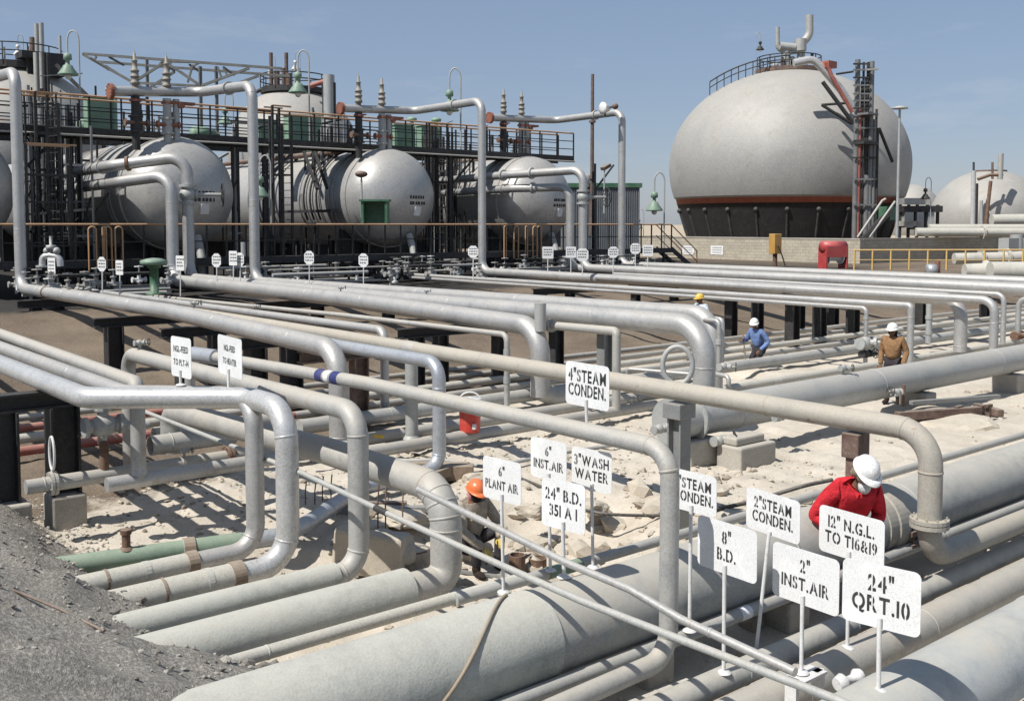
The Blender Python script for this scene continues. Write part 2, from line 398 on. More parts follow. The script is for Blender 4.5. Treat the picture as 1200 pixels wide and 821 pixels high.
def build_ground():
    xs = axis_vals(-2, 22, .12, 4200); ys = axis_vals(2, 24, .12, 4200)
    nx, ny = len(xs), len(ys)
    vs = [(x, y, ground_z(x, y)) for y in ys for x in xs]
    fs = [(j * nx + i, j * nx + i + 1, (j + 1) * nx + i + 1, (j + 1) * nx + i) for j in range(ny - 1) for i in range(nx - 1)]
    m, t, b = nodemat('desert_ground'); p = wpos(t); s = t.nodes.new('ShaderNodeSeparateXYZ'); t.links.new(p, s.inputs[0])
    X, Y = s.outputs['X'], s.outputs['Y']
    n1 = noise(t, .6, 6, .6, p); n2 = noise(t, 4, 6, .65, p); n3 = noise(t, 38, 4, .7, p); n4 = noise(t, 120, 2, .6, p)
    v = mth(t, 'ADD', mth(t, 'MULTIPLY', n1, .55), mth(t, 'MULTIPLY', n2, .45))
    sand = mixc(t, rng(t, v, .34, .66), (.43, .38, .305), (.60, .54, .455))
    sand = mixc(t, rng(t, n3, .54, .70, 0, .6), sand, (.27, .225, .175))
    sand = mixc(t, rng(t, noise(t, .35, 7, .7, p), .56, .66, 0, .45), sand, (.36, .29, .21))
    sand = mixc(t, rng(t, n4, .58, .68, 0, .4), sand, (.70, .62, .52))
    vo = t.nodes.new('ShaderNodeTexVoronoi'); vo.inputs['Scale'].default_value = 26; t.links.new(p, vo.inputs['Vector'])
    gv = mixc(t, rng(t, vo.outputs['Distance'], .0, .5), (.20, .155, .11), (.105, .08, .06))
    gv = mixc(t, rng(t, n3, .45, .7, 0, .7), gv, (.30, .24, .175))
    gv = mixc(t, rng(t, n1, .4, .7, 0, .35), gv, (.33, .265, .19))
    dark_gnd = mixc(t, rng(t, n3, .4, .7), (.028, .026, .025), (.075, .068, .06))  # near-black ground colour for the terrace around the vessels
    road = mixc(t, rng(t, vo.outputs['Distance'], .05, .55), (.37, .335, .285), (.22, .20, .17))
    road = mixc(t, rng(t, n3, .48, .68, 0, .75), road, (.50, .475, .43))
    road = mixc(t, rng(t, n2, .64, .72, 0, .85), road, (.06, .057, .055))
    road = mixc(t, rng(t, n4, .56, .64, 0, .7), road, (.10, .095, .088))
    jig = mth(t, 'ADD', Y, mth(t, 'MULTIPLY', mth(t, 'SUBTRACT', n2, .5), 2.2))
    # gravel starts further in on the left of the yard than on the right
    lim = mth(t, 'ADD', mth(t, 'MULTIPLY', X, .33), 12.6)
    lim = mth(t, 'MINIMUM', lim, 20.6)
    c = mixc(t, rng(t, mth(t, 'SUBTRACT', jig, lim), -.35, .35), sand, gv)
    c = mixc(t, mth(t, 'MULTIPLY', rng(t, jig, 30.6, 31.8), rng(t, X, 60, 48)), c, dark_gnd)
    far = rng(t, mth(t, 'ADD', jig, mth(t, 'MULTIPLY', X, .0)), 75, 100)
    c = mixc(t, far, c, (.42, .35, .26))
    jx = mth(t, 'ADD', X, mth(t, 'MULTIPLY', mth(t, 'SUBTRACT', n2, .5), .35))
    c = mixc(t, rng(t, jx, 3.5, 3.25), c, road)
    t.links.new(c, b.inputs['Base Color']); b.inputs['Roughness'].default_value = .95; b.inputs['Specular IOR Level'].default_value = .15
    h = mth(t, 'ADD', mth(t, 'MULTIPLY', n2, .5), mth(t, 'ADD', mth(t, 'MULTIPLY', n3, .5), mth(t, 'MULTIPLY', n4, .2)))
    bump(t, b, h, .7, .035)
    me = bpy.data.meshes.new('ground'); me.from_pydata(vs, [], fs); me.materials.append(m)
    me.polygons.foreach_set('use_smooth', [True] * len(fs)); me.update()
    o = bpy.data.objects.new('ground', me); COL.objects.link(o); tag(o, None, None, None, 'structure'); o['label'] = 'pale sandy yard floor rising to a brown gravel bank'
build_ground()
# loose stones and broken concrete crumbs: nobody could count them
def build_rubble():
    m = MB(); rnd = random.Random(3)
    def stone(x, y, r, mats=(0, 0, 0, 1)):
        z = ground_z(x, y); th = rnd.random() * 6.28
        rot = Matrix.Rotation(th, 3, 'Z') @ Matrix.Rotation(rnd.uniform(-.5, .5), 3, 'X')
        t = (1 + 5 ** .5) / 2
        ico = [(-1, t, 0), (1, t, 0), (-1, -t, 0), (1, -t, 0), (0, -1, t), (0, 1, t), (0, -1, -t), (0, 1, -t), (t, 0, -1), (t, 0, 1), (-t, 0, -1), (-t, 0, 1)]
        fs = [(0, 11, 5), (0, 5, 1), (0, 1, 7), (0, 7, 10), (0, 10, 11), (1, 5, 9), (5, 11, 4), (11, 10, 2), (10, 7, 6), (7, 1, 8), (3, 9, 4), (3, 4, 2), (3, 2, 6), (3, 6, 8), (3, 8, 9), (4, 9, 5), (2, 4, 11), (6, 2, 10), (8, 6, 7), (9, 8, 1)]
        sc = (r * rnd.uniform(.35, .75), r * rnd.uniform(.3, .6), r * rnd.uniform(.18, .42))
        vs = [rot @ Vector((a * sc[0] * rnd.uniform(.75, 1.2), b * sc[1] * rnd.uniform(.75, 1.2), c * sc[2] * rnd.uniform(.75, 1.2))) + Vector((x, y, z + sc[2] * .35)) for a, b, c in ico]
        m.add(vs, fs, False, rnd.choice(mats))
    for _ in range(3200): stone(rnd.uniform(3.4, 14), rnd.uniform(6.6, 15), rnd.choice((.012, .016, .02, .025, .03, .05)))
    for _ in range(110): stone(rnd.gauss(9.6, 1.6), rnd.gauss(9.3, 1.3), rnd.choice((.06, .08, .1, .14, .22)))
    for _ in range(4200):
        y = rnd.uniform(4.0, 15); x = 3.85 - abs(rnd.gauss(0, 1.0)); stone(x, y, rnd.choice((.007, .009, .012, .016, .022)), (2, 2, 2, 3))
    for _ in range(260): stone(rnd.uniform(14, 30), rnd.uniform(5, 15), rnd.uniform(.02, .08))
    for _ in range(300): stone(rnd.uniform(3.1, 4.2), rnd.uniform(4.5, 15), rnd.uniform(.01, .03))
    for _ in range(60): stone(rnd.gauss(3.25, .2), rnd.uniform(5.6, 10.5), rnd.uniform(.03, .09), (2, 3))
    for _ in range(400): stone(rnd.uniform(4, 16), rnd.uniform(2.2, 5.6), rnd.uniform(.02, .06))
    pale = paint('broken_concrete', (.52, .46, .37), 0, .95, .2, var=.2, bmp=.6, scale=4)
    dark = paint('stone_grey_brown', (.30, .25, .19), 0, .95, .2, var=.3, bmp=.6, scale=4)
    rg = paint('road_gravel', (.33, .31, .275), 0, .95, .2, var=.4, bmp=.6, scale=4); rd = paint('road_gravel_dark', (.15, .14, .125), 0, .95, .1, var=.4, scale=4)
    o = m.build('rubble', [pale, dark, rg, rd]); tag(o, 'loose stones and broken concrete scattered over the sand', 'rubble', None, 'stuff')
build_rubble()
# ------------------------------------------------------------------ pipework
XF = 62.0
def zrep(k, pts): print('PIPE', k, ['%.1f,%.1f,%.2f' % tuple(p) for p in pts])
def PI(key, label, pts, r, mat, **kw):
    zrep(key, pts); return pipe(key, label, pts, r, mat, **kw)
def brun(px, py, z, x0, x1, chk=()):
    P = Zp(px, py, z)
    for (x, y) in chk:
        q = alongx(P, x, Vector((1, 0, 0))); print('   CHK', px, py, '->', x, 'got %.0f want %d' % (proj(q)[1], y))
    return [Vector((x0, P.y, z)), Vector((x1, P.y, z))]
def bx(px, py, z, x): return alongx(Zp(px, py, z), x, Vector((1, 0, 0))).x

# near lines lying on the ground, running from the road bank to the far right
BROWNROPE = paint('old_rope', (.27, .215, .15), 0, .9, .2)
def big_extra(root, path, r):
    # wrapped joint beside the man in red, with its bolted bracket
    P, d = nearest(path, 1022, 604)
    MB().lathe(P - d * .26, d, [(0, r), (.0, r * 1.05), (.16, r * 1.05), (.17, r * 1.10), (.34, r * 1.10), (.35, r * 1.05), (.52, r * 1.05), (.52, r)], 44, smooth=False).build('wrapped_joint', TAN, root)
    m = MB(); q = P + Vector((.25, -r * 1.02, -.08)); m.box(q, (.34, .10, .05)); m.box(q + Vector((0, 0, -.14)), (.34, .10, .05))
    for dx in (-.1, .1): m.tube([q + Vector((dx, -.02, .06)), q + Vector((dx, -.02, -.2))], .012, 6)
    m.build('bolted_bracket', BROWN, root)
    # rope laid across the crown
    Q, _ = nearest(path, 520, 775); pts = []
    for i in range(26):
        a = R_(100) - R_(140) * i / 25
        pts.append(Vector((Q.x + .62 - 1.15 * (i / 25) ** .9 + .0, Q.y - 0 - (r * 1.035 + .012) * math.sin(a - R_(90)) * -1, Q.z + (r * 1.035 + .012) * math.cos(a - R_(90)))))
    MB().tube(pts, .014, 8).build('rope', BROWNROPE, root)
PI('F1', 'widest foreground line, weathered grey, with a rope laid over it', brun(740, 706, .60, 1.2, XF, [(1150, 566)]), .345, BIGP, rings=[(905, 650)], seg=48, sections=[(120, 900, 628, 745, 1.035, COAT, 'pipe_wrap')], extra=big_extra, name='large_pipe')
f2 = chain(('Z', 390, 715, .30), ('b', 523), ('v', 574), ('A', 380, 527), ('A', 200, 481), ('v', 530))
f2x = f2[1].x
PI('F2', 'thick grey line with a many-ringed segmented elbow beside the seated man', [Vector((1.5, f2[0].y, .30))] + f2[1:], .157, DUSTY, rings=[(505, 565), (514, 577), (520, 590), (523, 605), (523, 620)], seg=32,
   sections=[(60, 800, 478, 702, 1.36, COAT, 'pipe_wrap')], name='large_pipe', bend=[.55, 1.2, 1.0, .8])
f3 = chain(('Z', 300, 698, .25), ('b', 421), ('v', 483), ('A', 150, 414), ('v', 560))
PI('F3', 'tan topped line bending down in front of the blue banded pipe', [Vector((1.5, f3[0].y, .25))] + f3[1:], .108, DUSTY, rings=[(421, 510), (421, 645), (405, 676)], sections=[(60, 757, 396, 683, 1.27, COAT, 'pipe_wrap')],
   flanges=[], bend=1.3)
f4a = chain(('Z', 200, 692, .25), ('b', 338), ('v', 479), ('a', 292)); k4 = f4a[-1]
f4b = chain(('P', k4), ('zz', 100, 466), ('A', 0, 426), ('Y', 36))
PI('F4', 'bright silver line crossing under both left hand feed signs and bending down twice', [Vector((1.5, f4a[0].y, .25))] + f4a[1:] + f4b[1:], .12, SILVERB, rings=[(338, 511), (338, 633)], bend=1.5,
   sections=[(100, 715, 272, 678, 1.14, COATW, 'pipe_wrap')], collars=[(277, 677, .13, 1.24, WOOD, 'strap_collar'), (190, 693, .025, 1.22, WOOD, 'strap'), (243, 684, .06, 1.19, COAT, 'tape')])
f5a = chain(('Z', 150, 675, .25), ('b', 300), ('v', 472), ('a', 266)); k5 = f5a[-1]
f5b = chain(('P', k5), ('zz', 146, 461), ('A', 0, 407), ('Y', 36))
PI('F5', 'silver riser just left of the bigger silver riser, running back behind it', [Vector((1.5, f5a[0].y, .25))] + f5a[1:] + f5b[1:], .10, SILVER, rings=[(300, 632)], bend=1.4,
   sections=[(80, 690, 228, 660, 1.12, COATW, 'pipe_wrap')], collars=[(225, 661, .11, 1.25, WOOD, 'strap_collar'), (125, 681, .025, 1.2, WOOD, 'strap'), (172, 672, .06, 1.17, COAT, 'tape')])
f6 = chain(('Z', 163, 562, .72), ('v', 449), ('A', 0, 391), ('Y', 36))
def f6x(root, path, r):
    P = path[0]; MB().lathe(Vector((bx(163, 562, .72, 125), P.y, P.z)), (1, 0, 0), [(0, r * 1.02), (bx(163, 562, .72, 420) - bx(163, 562, .72, 125), r * 1.02)], 22).build('header_pipe', SILVER, root)
    MB().lathe(Vector((P.x, P.y, P.z + r * .8)), UZ, [(0, r * 1.22), (.05, r * 1.1), (.1, r)], 22).build('branch_weld', SILVER, root)
PI('F6', 'grey line with a mitred corner dropping onto a capped header', f6, .088, DUSTY, extra=f6x, bend=.55)
PI('F6b', 'thin pipe ending in a small elbow between the left hand feed lines', chain(('Z', 118, 437, 1.84), ('A', 0, 398), ('Y', 36))[::-1] + chain(('Z', 118, 437, 1.84), ('v', 520))[1:], .06, DUSTY, bend=1.2)
def valve(root, P, s, stem=UZ, wheel=True, mat=None, name='valve'):
    mat = mat or LEADG; m = MB(); d = Vector((1, 0, 0))
    m.ball(P, .11 * s, 12, 8, (1.25, .95, 1)); m.lathe(P - d * .19 * s, d, [(0, .10 * s), (.04 * s, .10 * s), (.05 * s, .06 * s), (.33 * s, .06 * s), (.34 * s, .10 * s), (.38 * s, .10 * s)], 12, smooth=False)
    m.lathe(P + stem * .08 * s, stem, [(0, .055 * s), (.06 * s, .05 * s), (.07 * s, .085 * s), (.11 * s, .085 * s), (.12 * s, .03 * s), (.30 * s, .02 * s)], 10, smooth=False)
    o = m.build(name, mat, root)
    if wheel:
        c = P + stem * .32 * s; w = MB(); ref = Vector((1, 0, 0)) if abs(stem.x) < .9 else Vector((0, 1, 0)); u = (ref - stem * ref.dot(stem)).normalized(); v = stem.cross(u)
        w.tube([c + (u * math.cos(a) + v * math.sin(a)) * .12 * s for a in [2 * math.pi * k / 16 for k in range(17)]], .012 * s, 6)
        for k in range(3):
            a = math.pi * k / 3; w.tube([c - (u * math.cos(a) + v * math.sin(a)) * .12 * s, c + (u * math.cos(a) + v * math.sin(a)) * .12 * s], .009 * s, 5)
        w.build('handwheel', BLACK, root)
    return o
def f7x(root, path, r):
    P, d = nearest(path, 62, 562)
    # spectacle blind clamped between a pair of flanges, its ring standing up
    flange_mb(P, d, r, .04, 24, 8).build('flange', DUSTY, root)
    m = MB(); c = P + Vector((-.0, .0, r * 1.6 + .22)); m.tube([c + Vector((0, math.sin(a) * .10, math.cos(a) * .20)) for a in [2 * math.pi * k / 24 for k in range(25)]], .016, 8)
    m.tube([P + Vector((0, 0, r * 1.3)), c - Vector((0, 0, .2))], .018, 8); m.build('spectacle_blind', WPOST, root)
    Q, d = nearest(path, 268, 531); flange_mb(Q, d, r, .045, 24, 8).build('flange', RUST, root)
    # rusty riser with a gate valve on top
    T, _ = nearest(path, 122, 553); m = MB(); m.tube([T, T + UZ * .42], .055, 14); m.build('branch_pipe', RUST, root)
    valve(root, T + UZ * .62, 1.25, UZ, False, LEADG, 'gate_valve')
    m = MB(); m.tube([T + UZ * .62, T + Vector((.55, 0, .56))], .05, 14); m.lathe(T + Vector((.40, 0, .57)), (1, 0, 0), [(0, .09), (.04, .09)], 14, smooth=False); m.build('side_branch', LEADG, root)
    m = MB(); m.tube([T + UZ * .78, T + UZ * 1.02], .03, 10); m.ball(T + UZ * 1.0, .075, 10, 8); m.build('valve_bonnet', BLACK, root)
y7 = Zp(180, 548, .72).y
PI('F7', 'capped line with an upright spectacle blind ring and a rusty valve', brun(180, 548, .72, bx(180, 548, .72, 30), bx(180, 548, .72, 350)), .088, DUSTY, extra=f7x, rings=[(50, 563)], collars=[(80, 561, .3, 1.06, DUSTY, 'sleeve')])
PI('F8', 'open ended pipe offcut, rust inside its mouth', brun(220, 516, .55, bx(220, 516, .55, 176), bx(220, 516, .55, 274)), .145, LEADG, open_end=True, rings=[(200, 519)], name='pipe_offcut', cat='pipe')
PI('F8b', 'second open pipe offcut lying just behind the rusty mouthed one', brun(200, 507, .50, bx(200, 507, .50, 180), bx(200, 507, .50, 330)), .125, DUSTY, open_end=True, name='pipe_offcut', cat='pipe')
# green line -> riser with polished elbow
f9 = chain(('Z', 40, 668, .22), ('zz', 330, 628), ('zz', 362, 612), ('zz', 420, 573), ('zz', 515, 548), ('v', 425), ('A', 398, 405), ('A', 345, 394))
d9 = (f9[0] - f9[1]).normalized()
def f9x(root, path, r):
    P, d = nearest(path, 147, 652); MB().lathe(P + UZ * r * .9, UZ, [(0, r * .8), (.03, r * .55), (.03, .045), (.17, .045), (.17, .06), (.22, .06), (.23, .02)], 14, smooth=False).build('capped_stub', RUST, root)
PI('F9', 'green wrapped line joining the bluish silver riser behind the ringed elbow', [f9[0] + d9 * 2.4] + f9[1:], .10, BLUEG, rings=[(340, 624), (385, 597), (515, 454), (515, 533)], sections=[(10, 672, 283, 635, 1.09, GREEN, 'pipe_wrap')],
   collars=[(222, 643, .12, 1.28, WOOD, 'strap_collar'), (215, 644, .03, 1.2, COAT, 'strap')], extra=f9x, bend=1.35)
PI('I2', 'thin cream pipe with a rounded end tucked beside the widest line', brun(520, 704, .35, 2, bx(520, 704, .35, 614), [(613, 683)]), .058, COATW)
def i1x(root, path, r):
    P, d = nearest(path, 680, 661); Q, _ = nearest(path, 640, 672); MB().tube([Q, P], r * 1.15, 18).build('green_sleeve', GREEN, root)
    T, _ = nearest(path, 1022, 563); m = MB(); m.tube([T, T + UZ * .14], .02, 8); m.ball(T + UZ * .15, .035, 8, 6); m.build('small_valve', BROWN, root)
PI('I1', 'thin line running along the far side of the widest foreground line', brun(760, 637, .35, Zp(760, 637, .35).x - 2.6, XF, [(1200, 514), (1030, 560)]), .055, LEADG, extra=i1x)
def h1x(root, path, r):
    P, d = nearest(path, 870, 723); MB().lathe(P - d * .05, d, [(0, r * 1.03), (.14, r * 1.03)], 18).build('white_band', WHBAND, root)
PI('H1', 'small pinkish line just in front of the widest line, white band on it', brun(770, 757, .35, 1.5, XF, [(930, 702), (1200, 598)]), .06, LEADG, extra=h1x)
PI('H3', 'grey ground line carrying the eight inch blowdown sign', brun(990, 733, .2, 1.5, XF, [(848, 797), (1200, 641)]), .105, BIGP, rings=[(870, 786)])
PI('H4', 'tan ground line carrying the two line NGL sign, next to the bluish large line', brun(995, 776, .13, 1.5, XF, [(1200, 682)]), .165, DUSTY, seg=36, rings=[(930, 808)])
PI('H5', 'large bluish line at the lower right corner under the QRT sign', brun(1200, 754, .43, 1.5, XF), .31, BLUEBIG, seg=48, name='large_pipe')

# mid yard lines on the ground
def redlen(x0, x1, nm='red_length'):
    def f(root, path, r): MB().tube([Vector((x0, path[0].y, path[0].z)), Vector((x1, path[0].y, path[0].z))], r * 1.04, 18).build(nm, REDP, root)
    return f
PI('Ma', 'farthest thin ground line along the foot of the gravel bank', brun(520, 434, .2, -6, XF, [(100, 483), (720, 413), (900, 395)]), .065, DUSTY)
PI('Mb', 'second thin ground line from the gravel bank, red at its left end', brun(520, 443, .2, -6, XF, [(100, 490), (720, 419)]), .07, DUSTY, extra=redlen(-5.9, 9.5))
PI('Mc', 'third thin ground line from the gravel bank, cream coloured', brun(524, 452, .2, -6, XF, [(100, 499), (760, 424)]), .085, COATW)
PI('Md', 'fourth ground line from the gravel bank, red at its left end', brun(524, 463, .2, -6, XF, [(100, 507), (900, 413)]), .075, DUSTY, extra=redlen(-5.9, 9.0))
PI('M5', 'medium grey ground line in front of the four thin ones', brun(560, 471, .25, Zp(350, 500, .25).x, XF, [(430, 490), (860, 434), (980, 418)]), .135, LEADG, seg=30)
PI('M8', 'ground line that the red water cooler rests on', brun(664, 478, .2, Zp(335, 527, .2).x, bx(664, 478, .2, 815), [(440, 512)]), .105, DUSTY)
PI('M7', 'nearest ground line of the middle yard, ending at the big blind flange', brun(600, 502, .2, Zp(420, 530, .2).x, bx(600, 502, .2, 768), [(432, 528), (768, 476)]), .10, DUSTY)
PI('R2', 'cream ground line behind the large blue grey line on the right', brun(980, 435, .3, bx(980, 435, .3, 846), XF, [(860, 453), (1134, 408)]), .095, COATW)
def r3x(root, path, r):
    P, d = path[0], Vector((1, 0, 0))
    MB().lathe(P - d * .02, d, [(0, r * 1.22), (.06, r * 1.22)], 36, smooth=False).build('blind_flange', LEADG, root)
    m = MB(); m.lathe(P + d * .46, d, [(0, r * 1.05), (0, r * 1.25), (.05, r * 1.25), (.05, r * 1.05)], 36, smooth=False); m.build('flange', LEADG, root)
    for k in range(3): valve(root, P + Vector((.7 - .1 * k, -.42 - .02 * k, -.32)) if k == 0 else P + Vector((-.35, -.1, -.05)) if k == 1 else P + Vector((2.05, -.55, -.1)), .8 - .1 * k, Vector((.75, -.6, .25)).normalized(), True, LEADG, 'drain_valve')
    T, _ = nearest(path, 986, 445); MB().tube([T + UZ * r * .9, T + UZ * (r + .16)], .022, 8).build('vent_stub', LEADG, root); valve(root, T + UZ * (r + .12), .55, Vector((.8, -.6, 0)).normalized(), True, LEADG, 'vent_valve')
    T, _ = nearest(path, 1034, 470); q = T + Vector((0, -r - .22, -.1)); MB().tube([q, q + Vector((0, .25, 0))], .03, 8).build('drain_stub', RUST, root)
    MB().tube([q + UZ * .14, q - UZ * .28], .028, 8).build('drain_pipe', RUST, root); valve(root, q + Vector((-.25, 0, .02)), .7, Vector((-1, 0, .2)).normalized(), True, LEADG, 'drain_valve')
PI('R3', 'large blue grey line on the right ending in a big blind flange', brun(1010, 453, .72, bx(1010, 453, .72, 785), XF, [(1190, 420), (850, 481)]), .30, LEADG, seg=44, extra=r3x, name='large_pipe')

# elevated lines coming off the tank farm
p1 = chain(('Z', 398, 522, .2), ('v', 410), ('A', 200, 365), ('A', 25, 338), ('v', 84), ('A', -70, 110))
PI('P1', 'long silver line from the tall riser at the left edge to the taped pipe', p1, .168, SILVER, rings=[(47, 342), (77, 346), (155, 358), (255, 376), (398, 512)], seg=32, collars=[(55, 344, .08, 1.1, RUST, 'support_shoe')])
p2 = chain(('Z', 633, 464, .3), ('v', 383), ('A', 400, 350), ('a', 203), ('v', 205), ('YY', 37.0, 140, 213), ('A', 25, 229))
def p2x(root, path, r):
    P = chain(('Z', 633, 464, .3), ('v', 388))[-1]; MB().tube([P, vert(P, 355)], .12, 20).build('trunnion_stub', LEADG, root)
    b = chain(('Z', 633, 464, .3))[0]; MB().tube(fillet([b, b + Vector((0, 0, -.02)), b + Vector((1.4, 0, -.02))], .3) if 0 else [b + Vector((-.02, 0, .12)), b + Vector((.35, 0, -.05)), b + Vector((1.5, 0, -.08))], [r, r * .95, r * .55], 24).build('reducer', LEADG, root)
PI('P2', 'thick silver line whose elbow carries a short upright stub', p2, .205, SILVER, rings=[(635, 425)], seg=32, extra=p2x)
p3 = chain(('D', 825, 452, 18.3), ('v', 382), ('A', 440, 349), ('a', 222), ('v', 183), ('YY', 37.0, 132, 194), ('A', 27, 211))
def ballv(z_y, px):
    def f(root, path, r):
        P, d = nearest(path, px, z_y); m = MB(); m.ball(P, r * 1.42, 18, 12)
        m.lathe(P - UZ * r * 1.7, UZ, [(0, r * 1.05), (0, r * 1.5), (.09, r * 1.5), (.09, r * 1.1)], 24, smooth=False); m.lathe(P + UZ * (r * 1.7 - .09), UZ, [(0, r * 1.1), (0, r * 1.5), (.09, r * 1.5), (.09, r * 1.05)], 24, smooth=False)
        m.build('ball_valve', LEADG, root)
        s = Vector((.95, -.3, 0)).normalized(); m = MB(); m.lathe(P + s * r * 1.2, s, [(0, r * .9), (.1, r * .9), (.12, r * .35), (.9, r * .3)], 14, smooth=False); m.build('valve_gearbox', LEADG, root)
        c = P + s * (r * 1.2 + .95); u = UZ; v = s.cross(u); w = MB()
        w.tube([c + (u * math.cos(a) + v * math.sin(a)) * .42 for a in [2 * math.pi * k / 20 for k in range(21)]], .022, 6)
        for k in range(3):
            a = math.pi * k / 3; w.tube([c - (u * math.cos(a) + v * math.sin(a)) * .42, c + (u * math.cos(a) + v * math.sin(a)) * .42], .016, 5)
        w.build('handwheel', BLACK, root)
    return f
PI('P3', 'thickest silver line ending in the large elbow, with a ball valve on its far riser', p3, .205, SILVER, rings=[(826, 430)], seg=32, extra=ballv(228, 222), collars=[(150, 190, .1, 1.3, RUST, 'flange_pair'), (120, 196, .1, 1.2, LEADG, 'flange_pair')])
p3a = chain(('D', 836, 470, 20.5), ('v', 369), ('A', 720, 361), ('A', 299, 330), ('v', 100), ('A', 235, 108), ('B', 128, 107))
RELV = paint('relief_valve_grey', (.23, .215, .19), .2, .6, .5, var=.3, rust=.3)
def headx(root, path, r):
    # tee header on top of the vessel: red flange at its end, two relief valves standing on it, supports under it
    E = path[-1]; Cn = None
    d = Vector((-1, 0, 0)); flange_mb(E + d * -.05, d, r, .07, 22, 12).build('flange', RUSTRED, root)
    L = 3.4
    for k, t in enumerate((.95, 2.15)):
        q = E + Vector((t, 0, 0)); m = MB()
        m.lathe(q + UZ * r * .9, UZ, [(0, .11), (.15, .11), (.16, .17), (.26, .17), (.28, .13), (.42, .14), (.43, .17), (.48, .17), (.49, .14), (.62, .13), (.63, .16), (.70, .16), (.72, .10), (1.0, .09), (1.02, .11), (1.06, .11), (1.08, .06), (1.3, .05), (1.32, .03), (1.46, .0)], 14)
        m.build('relief_valve', RELV, root)
        m = MB(); m.lathe(q - UZ * (r + .12), UZ, [(0, .22), (.08, .22)], 16, smooth=False); m.box(q + Vector((.1, 0, -r - .02)), (.5, .2, .05)); m.build('red_flange', RUSTRED, root)
        m = MB(); m.lathe(q - UZ * 2.1, UZ, [(0, .15), (.65, .15), (.66, .26), (.72, .26), (.73, .2), (1.2, .2), (1.21, .27), (1.28, .27), (1.29, .16), (2.0, .16)], 14, smooth=False); m.build('inlet_pipe', LEADG if k else BLACK, root)
        m = MB(); m.ball(q - UZ * 1.1, .2, 12, 8); m.lathe(q + Vector((-.45, -.1, -1.1)), (1, 0, 0), [(0, .14), (.06, .14), (.07, .08), (.8, .08), (.81, .14), (.88, .14)], 12, smooth=False); m.build('isolation_valve', RUSTRED if k else RUST, root)
    q = E + Vector((2.75, 0, -r - .06)); m = MB(); m.box(q, (.9, .32, .1)); m.lathe(q + Vector((-.1, -.1, -.1)), (0, -1, 0), [(0, .12), (.12, .12)], 12); m.build('red_bracket', RUSTRED, root)
    MB().tube([E + Vector((2.5, 0, -.1)), E + Vector((2.5, 0, -2.0))], .13, 14).build('support_post', LEADG, root)
PI('P3a', 'tall silver riser with a relief header, between the first and second vessels', p3a, .185, SILVER, seg=26, extra=headx, collars=[(268, 103, .09, 1.35, LEADG, 'flange_pair')], rings=[(294, 110), (295, 240)])
p6 = chain(('Z', 1125, 412, .4), ('v', 351), ('A', 840, 334), ('A', 565, 318), ('v', 118), ('A', 486, 130), ('B', 398, 127))
PI('P6', 'silver riser in front of the third vessel running to the elbow on the right', p6, .17, SILVER, seg=26, extra=headx, collars=[(532, 121, .09, 1.35, LEADG, 'flange_pair')], rings=[(1125, 372), (1125, 405), (1000, 343)])
p9x = Zp(728, 310, 1.8)
p9 = [Vector((p9x.x, -4, 1.8))] + chain(('P', p9x), ('v', 131), ('A', 651, 141), ('B', 573, 138))
PI('P9', 'farthest tall silver riser, its floodlight topped elbow right of the mast', p9, .18, SILVER, seg=26, extra=headx, collars=[(698, 135, .09, 1.35, LEADG, 'flange_pair')])
p8a = Zp(1020, 331, 1.8); p8b = alongx(p8a, 668, Vector((0, 1, 0)))
p8 = [Vector((p8a.x, -4, 1.8))] + chain(('P', p8b), ('v', 219), ('YY', 37.3, 600, 221), ('A', 520, 226))
PI('P8', 'left one of the two silver risers in front of the last vessel', p8, .19, SILVER, seg=26, collars=[(625, 219, .1, 1.4, LEADG, 'flange_pair'), (590, 221, .08, 1.2, LEADG, 'flange_pair')], rings=[(780, 319), (1090, 335)])
p8c = Zp(683, 314, 1.85)
p8d = [Vector((p8c.x, -4, 1.85))] + chain(('P', p8c), ('v', 199), ('YY', 37.3, 596, 205), ('A', 515, 212))
PI('P8b', 'silver riser with a ball valve in front of the last vessel', p8d, .19, SILVER, seg=26, extra=ballv(231, 681), collars=[(623, 202, .1, 1.4, LEADG, 'flange_pair'), (590, 206, .1, 1.4, LEADG, 'flange_pair')])
p5 = chain(('Z', 1088, 655, .5), ('v', 506), ('A', 488, 409), ('A', 400, 394), ('A', 65, 340))
def p5x(root, path, r):
    P, d = nearest(path, 482, 407); m = MB(); b = Vector((P.x, P.y, .22)); m.tube([b, P], r * .93, 20); m.lathe(b, UZ, [(0, r * 1.3), (.06, r)], 20); m.build('branch_riser', LEADG, root)
    MB().lathe(P - d * .16, d, [(0, r), (.02, r * 1.07), (.30, r * 1.07), (.32, r)], 24).build('tee_fitting', DUSTY, root)
PI('P5', 'long tan line that bends down behind the NGL sign with a flange near its foot', [Vector((XF, p5[0].y, .5))] + p5, .115, TAN, rings=[(566, 424), (1060, 503), (1086, 552), (900, 478)], flanges=[(1085, 612)], sections=[(1150, 625, 1085, 640, 1.0, SILVER, 'bottom_length')] if 0 else (), extra=p5x, bend=1.5, seg=28)
pa = chain(('Z', 451, 486, .2), ('v', 387), ('A', 90, 339))
PI('PA', 'bluish silver pipe with a short riser behind the taped pipe', pa, .085, SILVER, rings=[(451, 418), (451, 470)], bend=1.2)
pd = chain(('Z', 640, 833, .45), ('Z', 783, 770, .45), ('v', 527), ('A', 430, 449), ('A', 222, 413), ('v', 475))
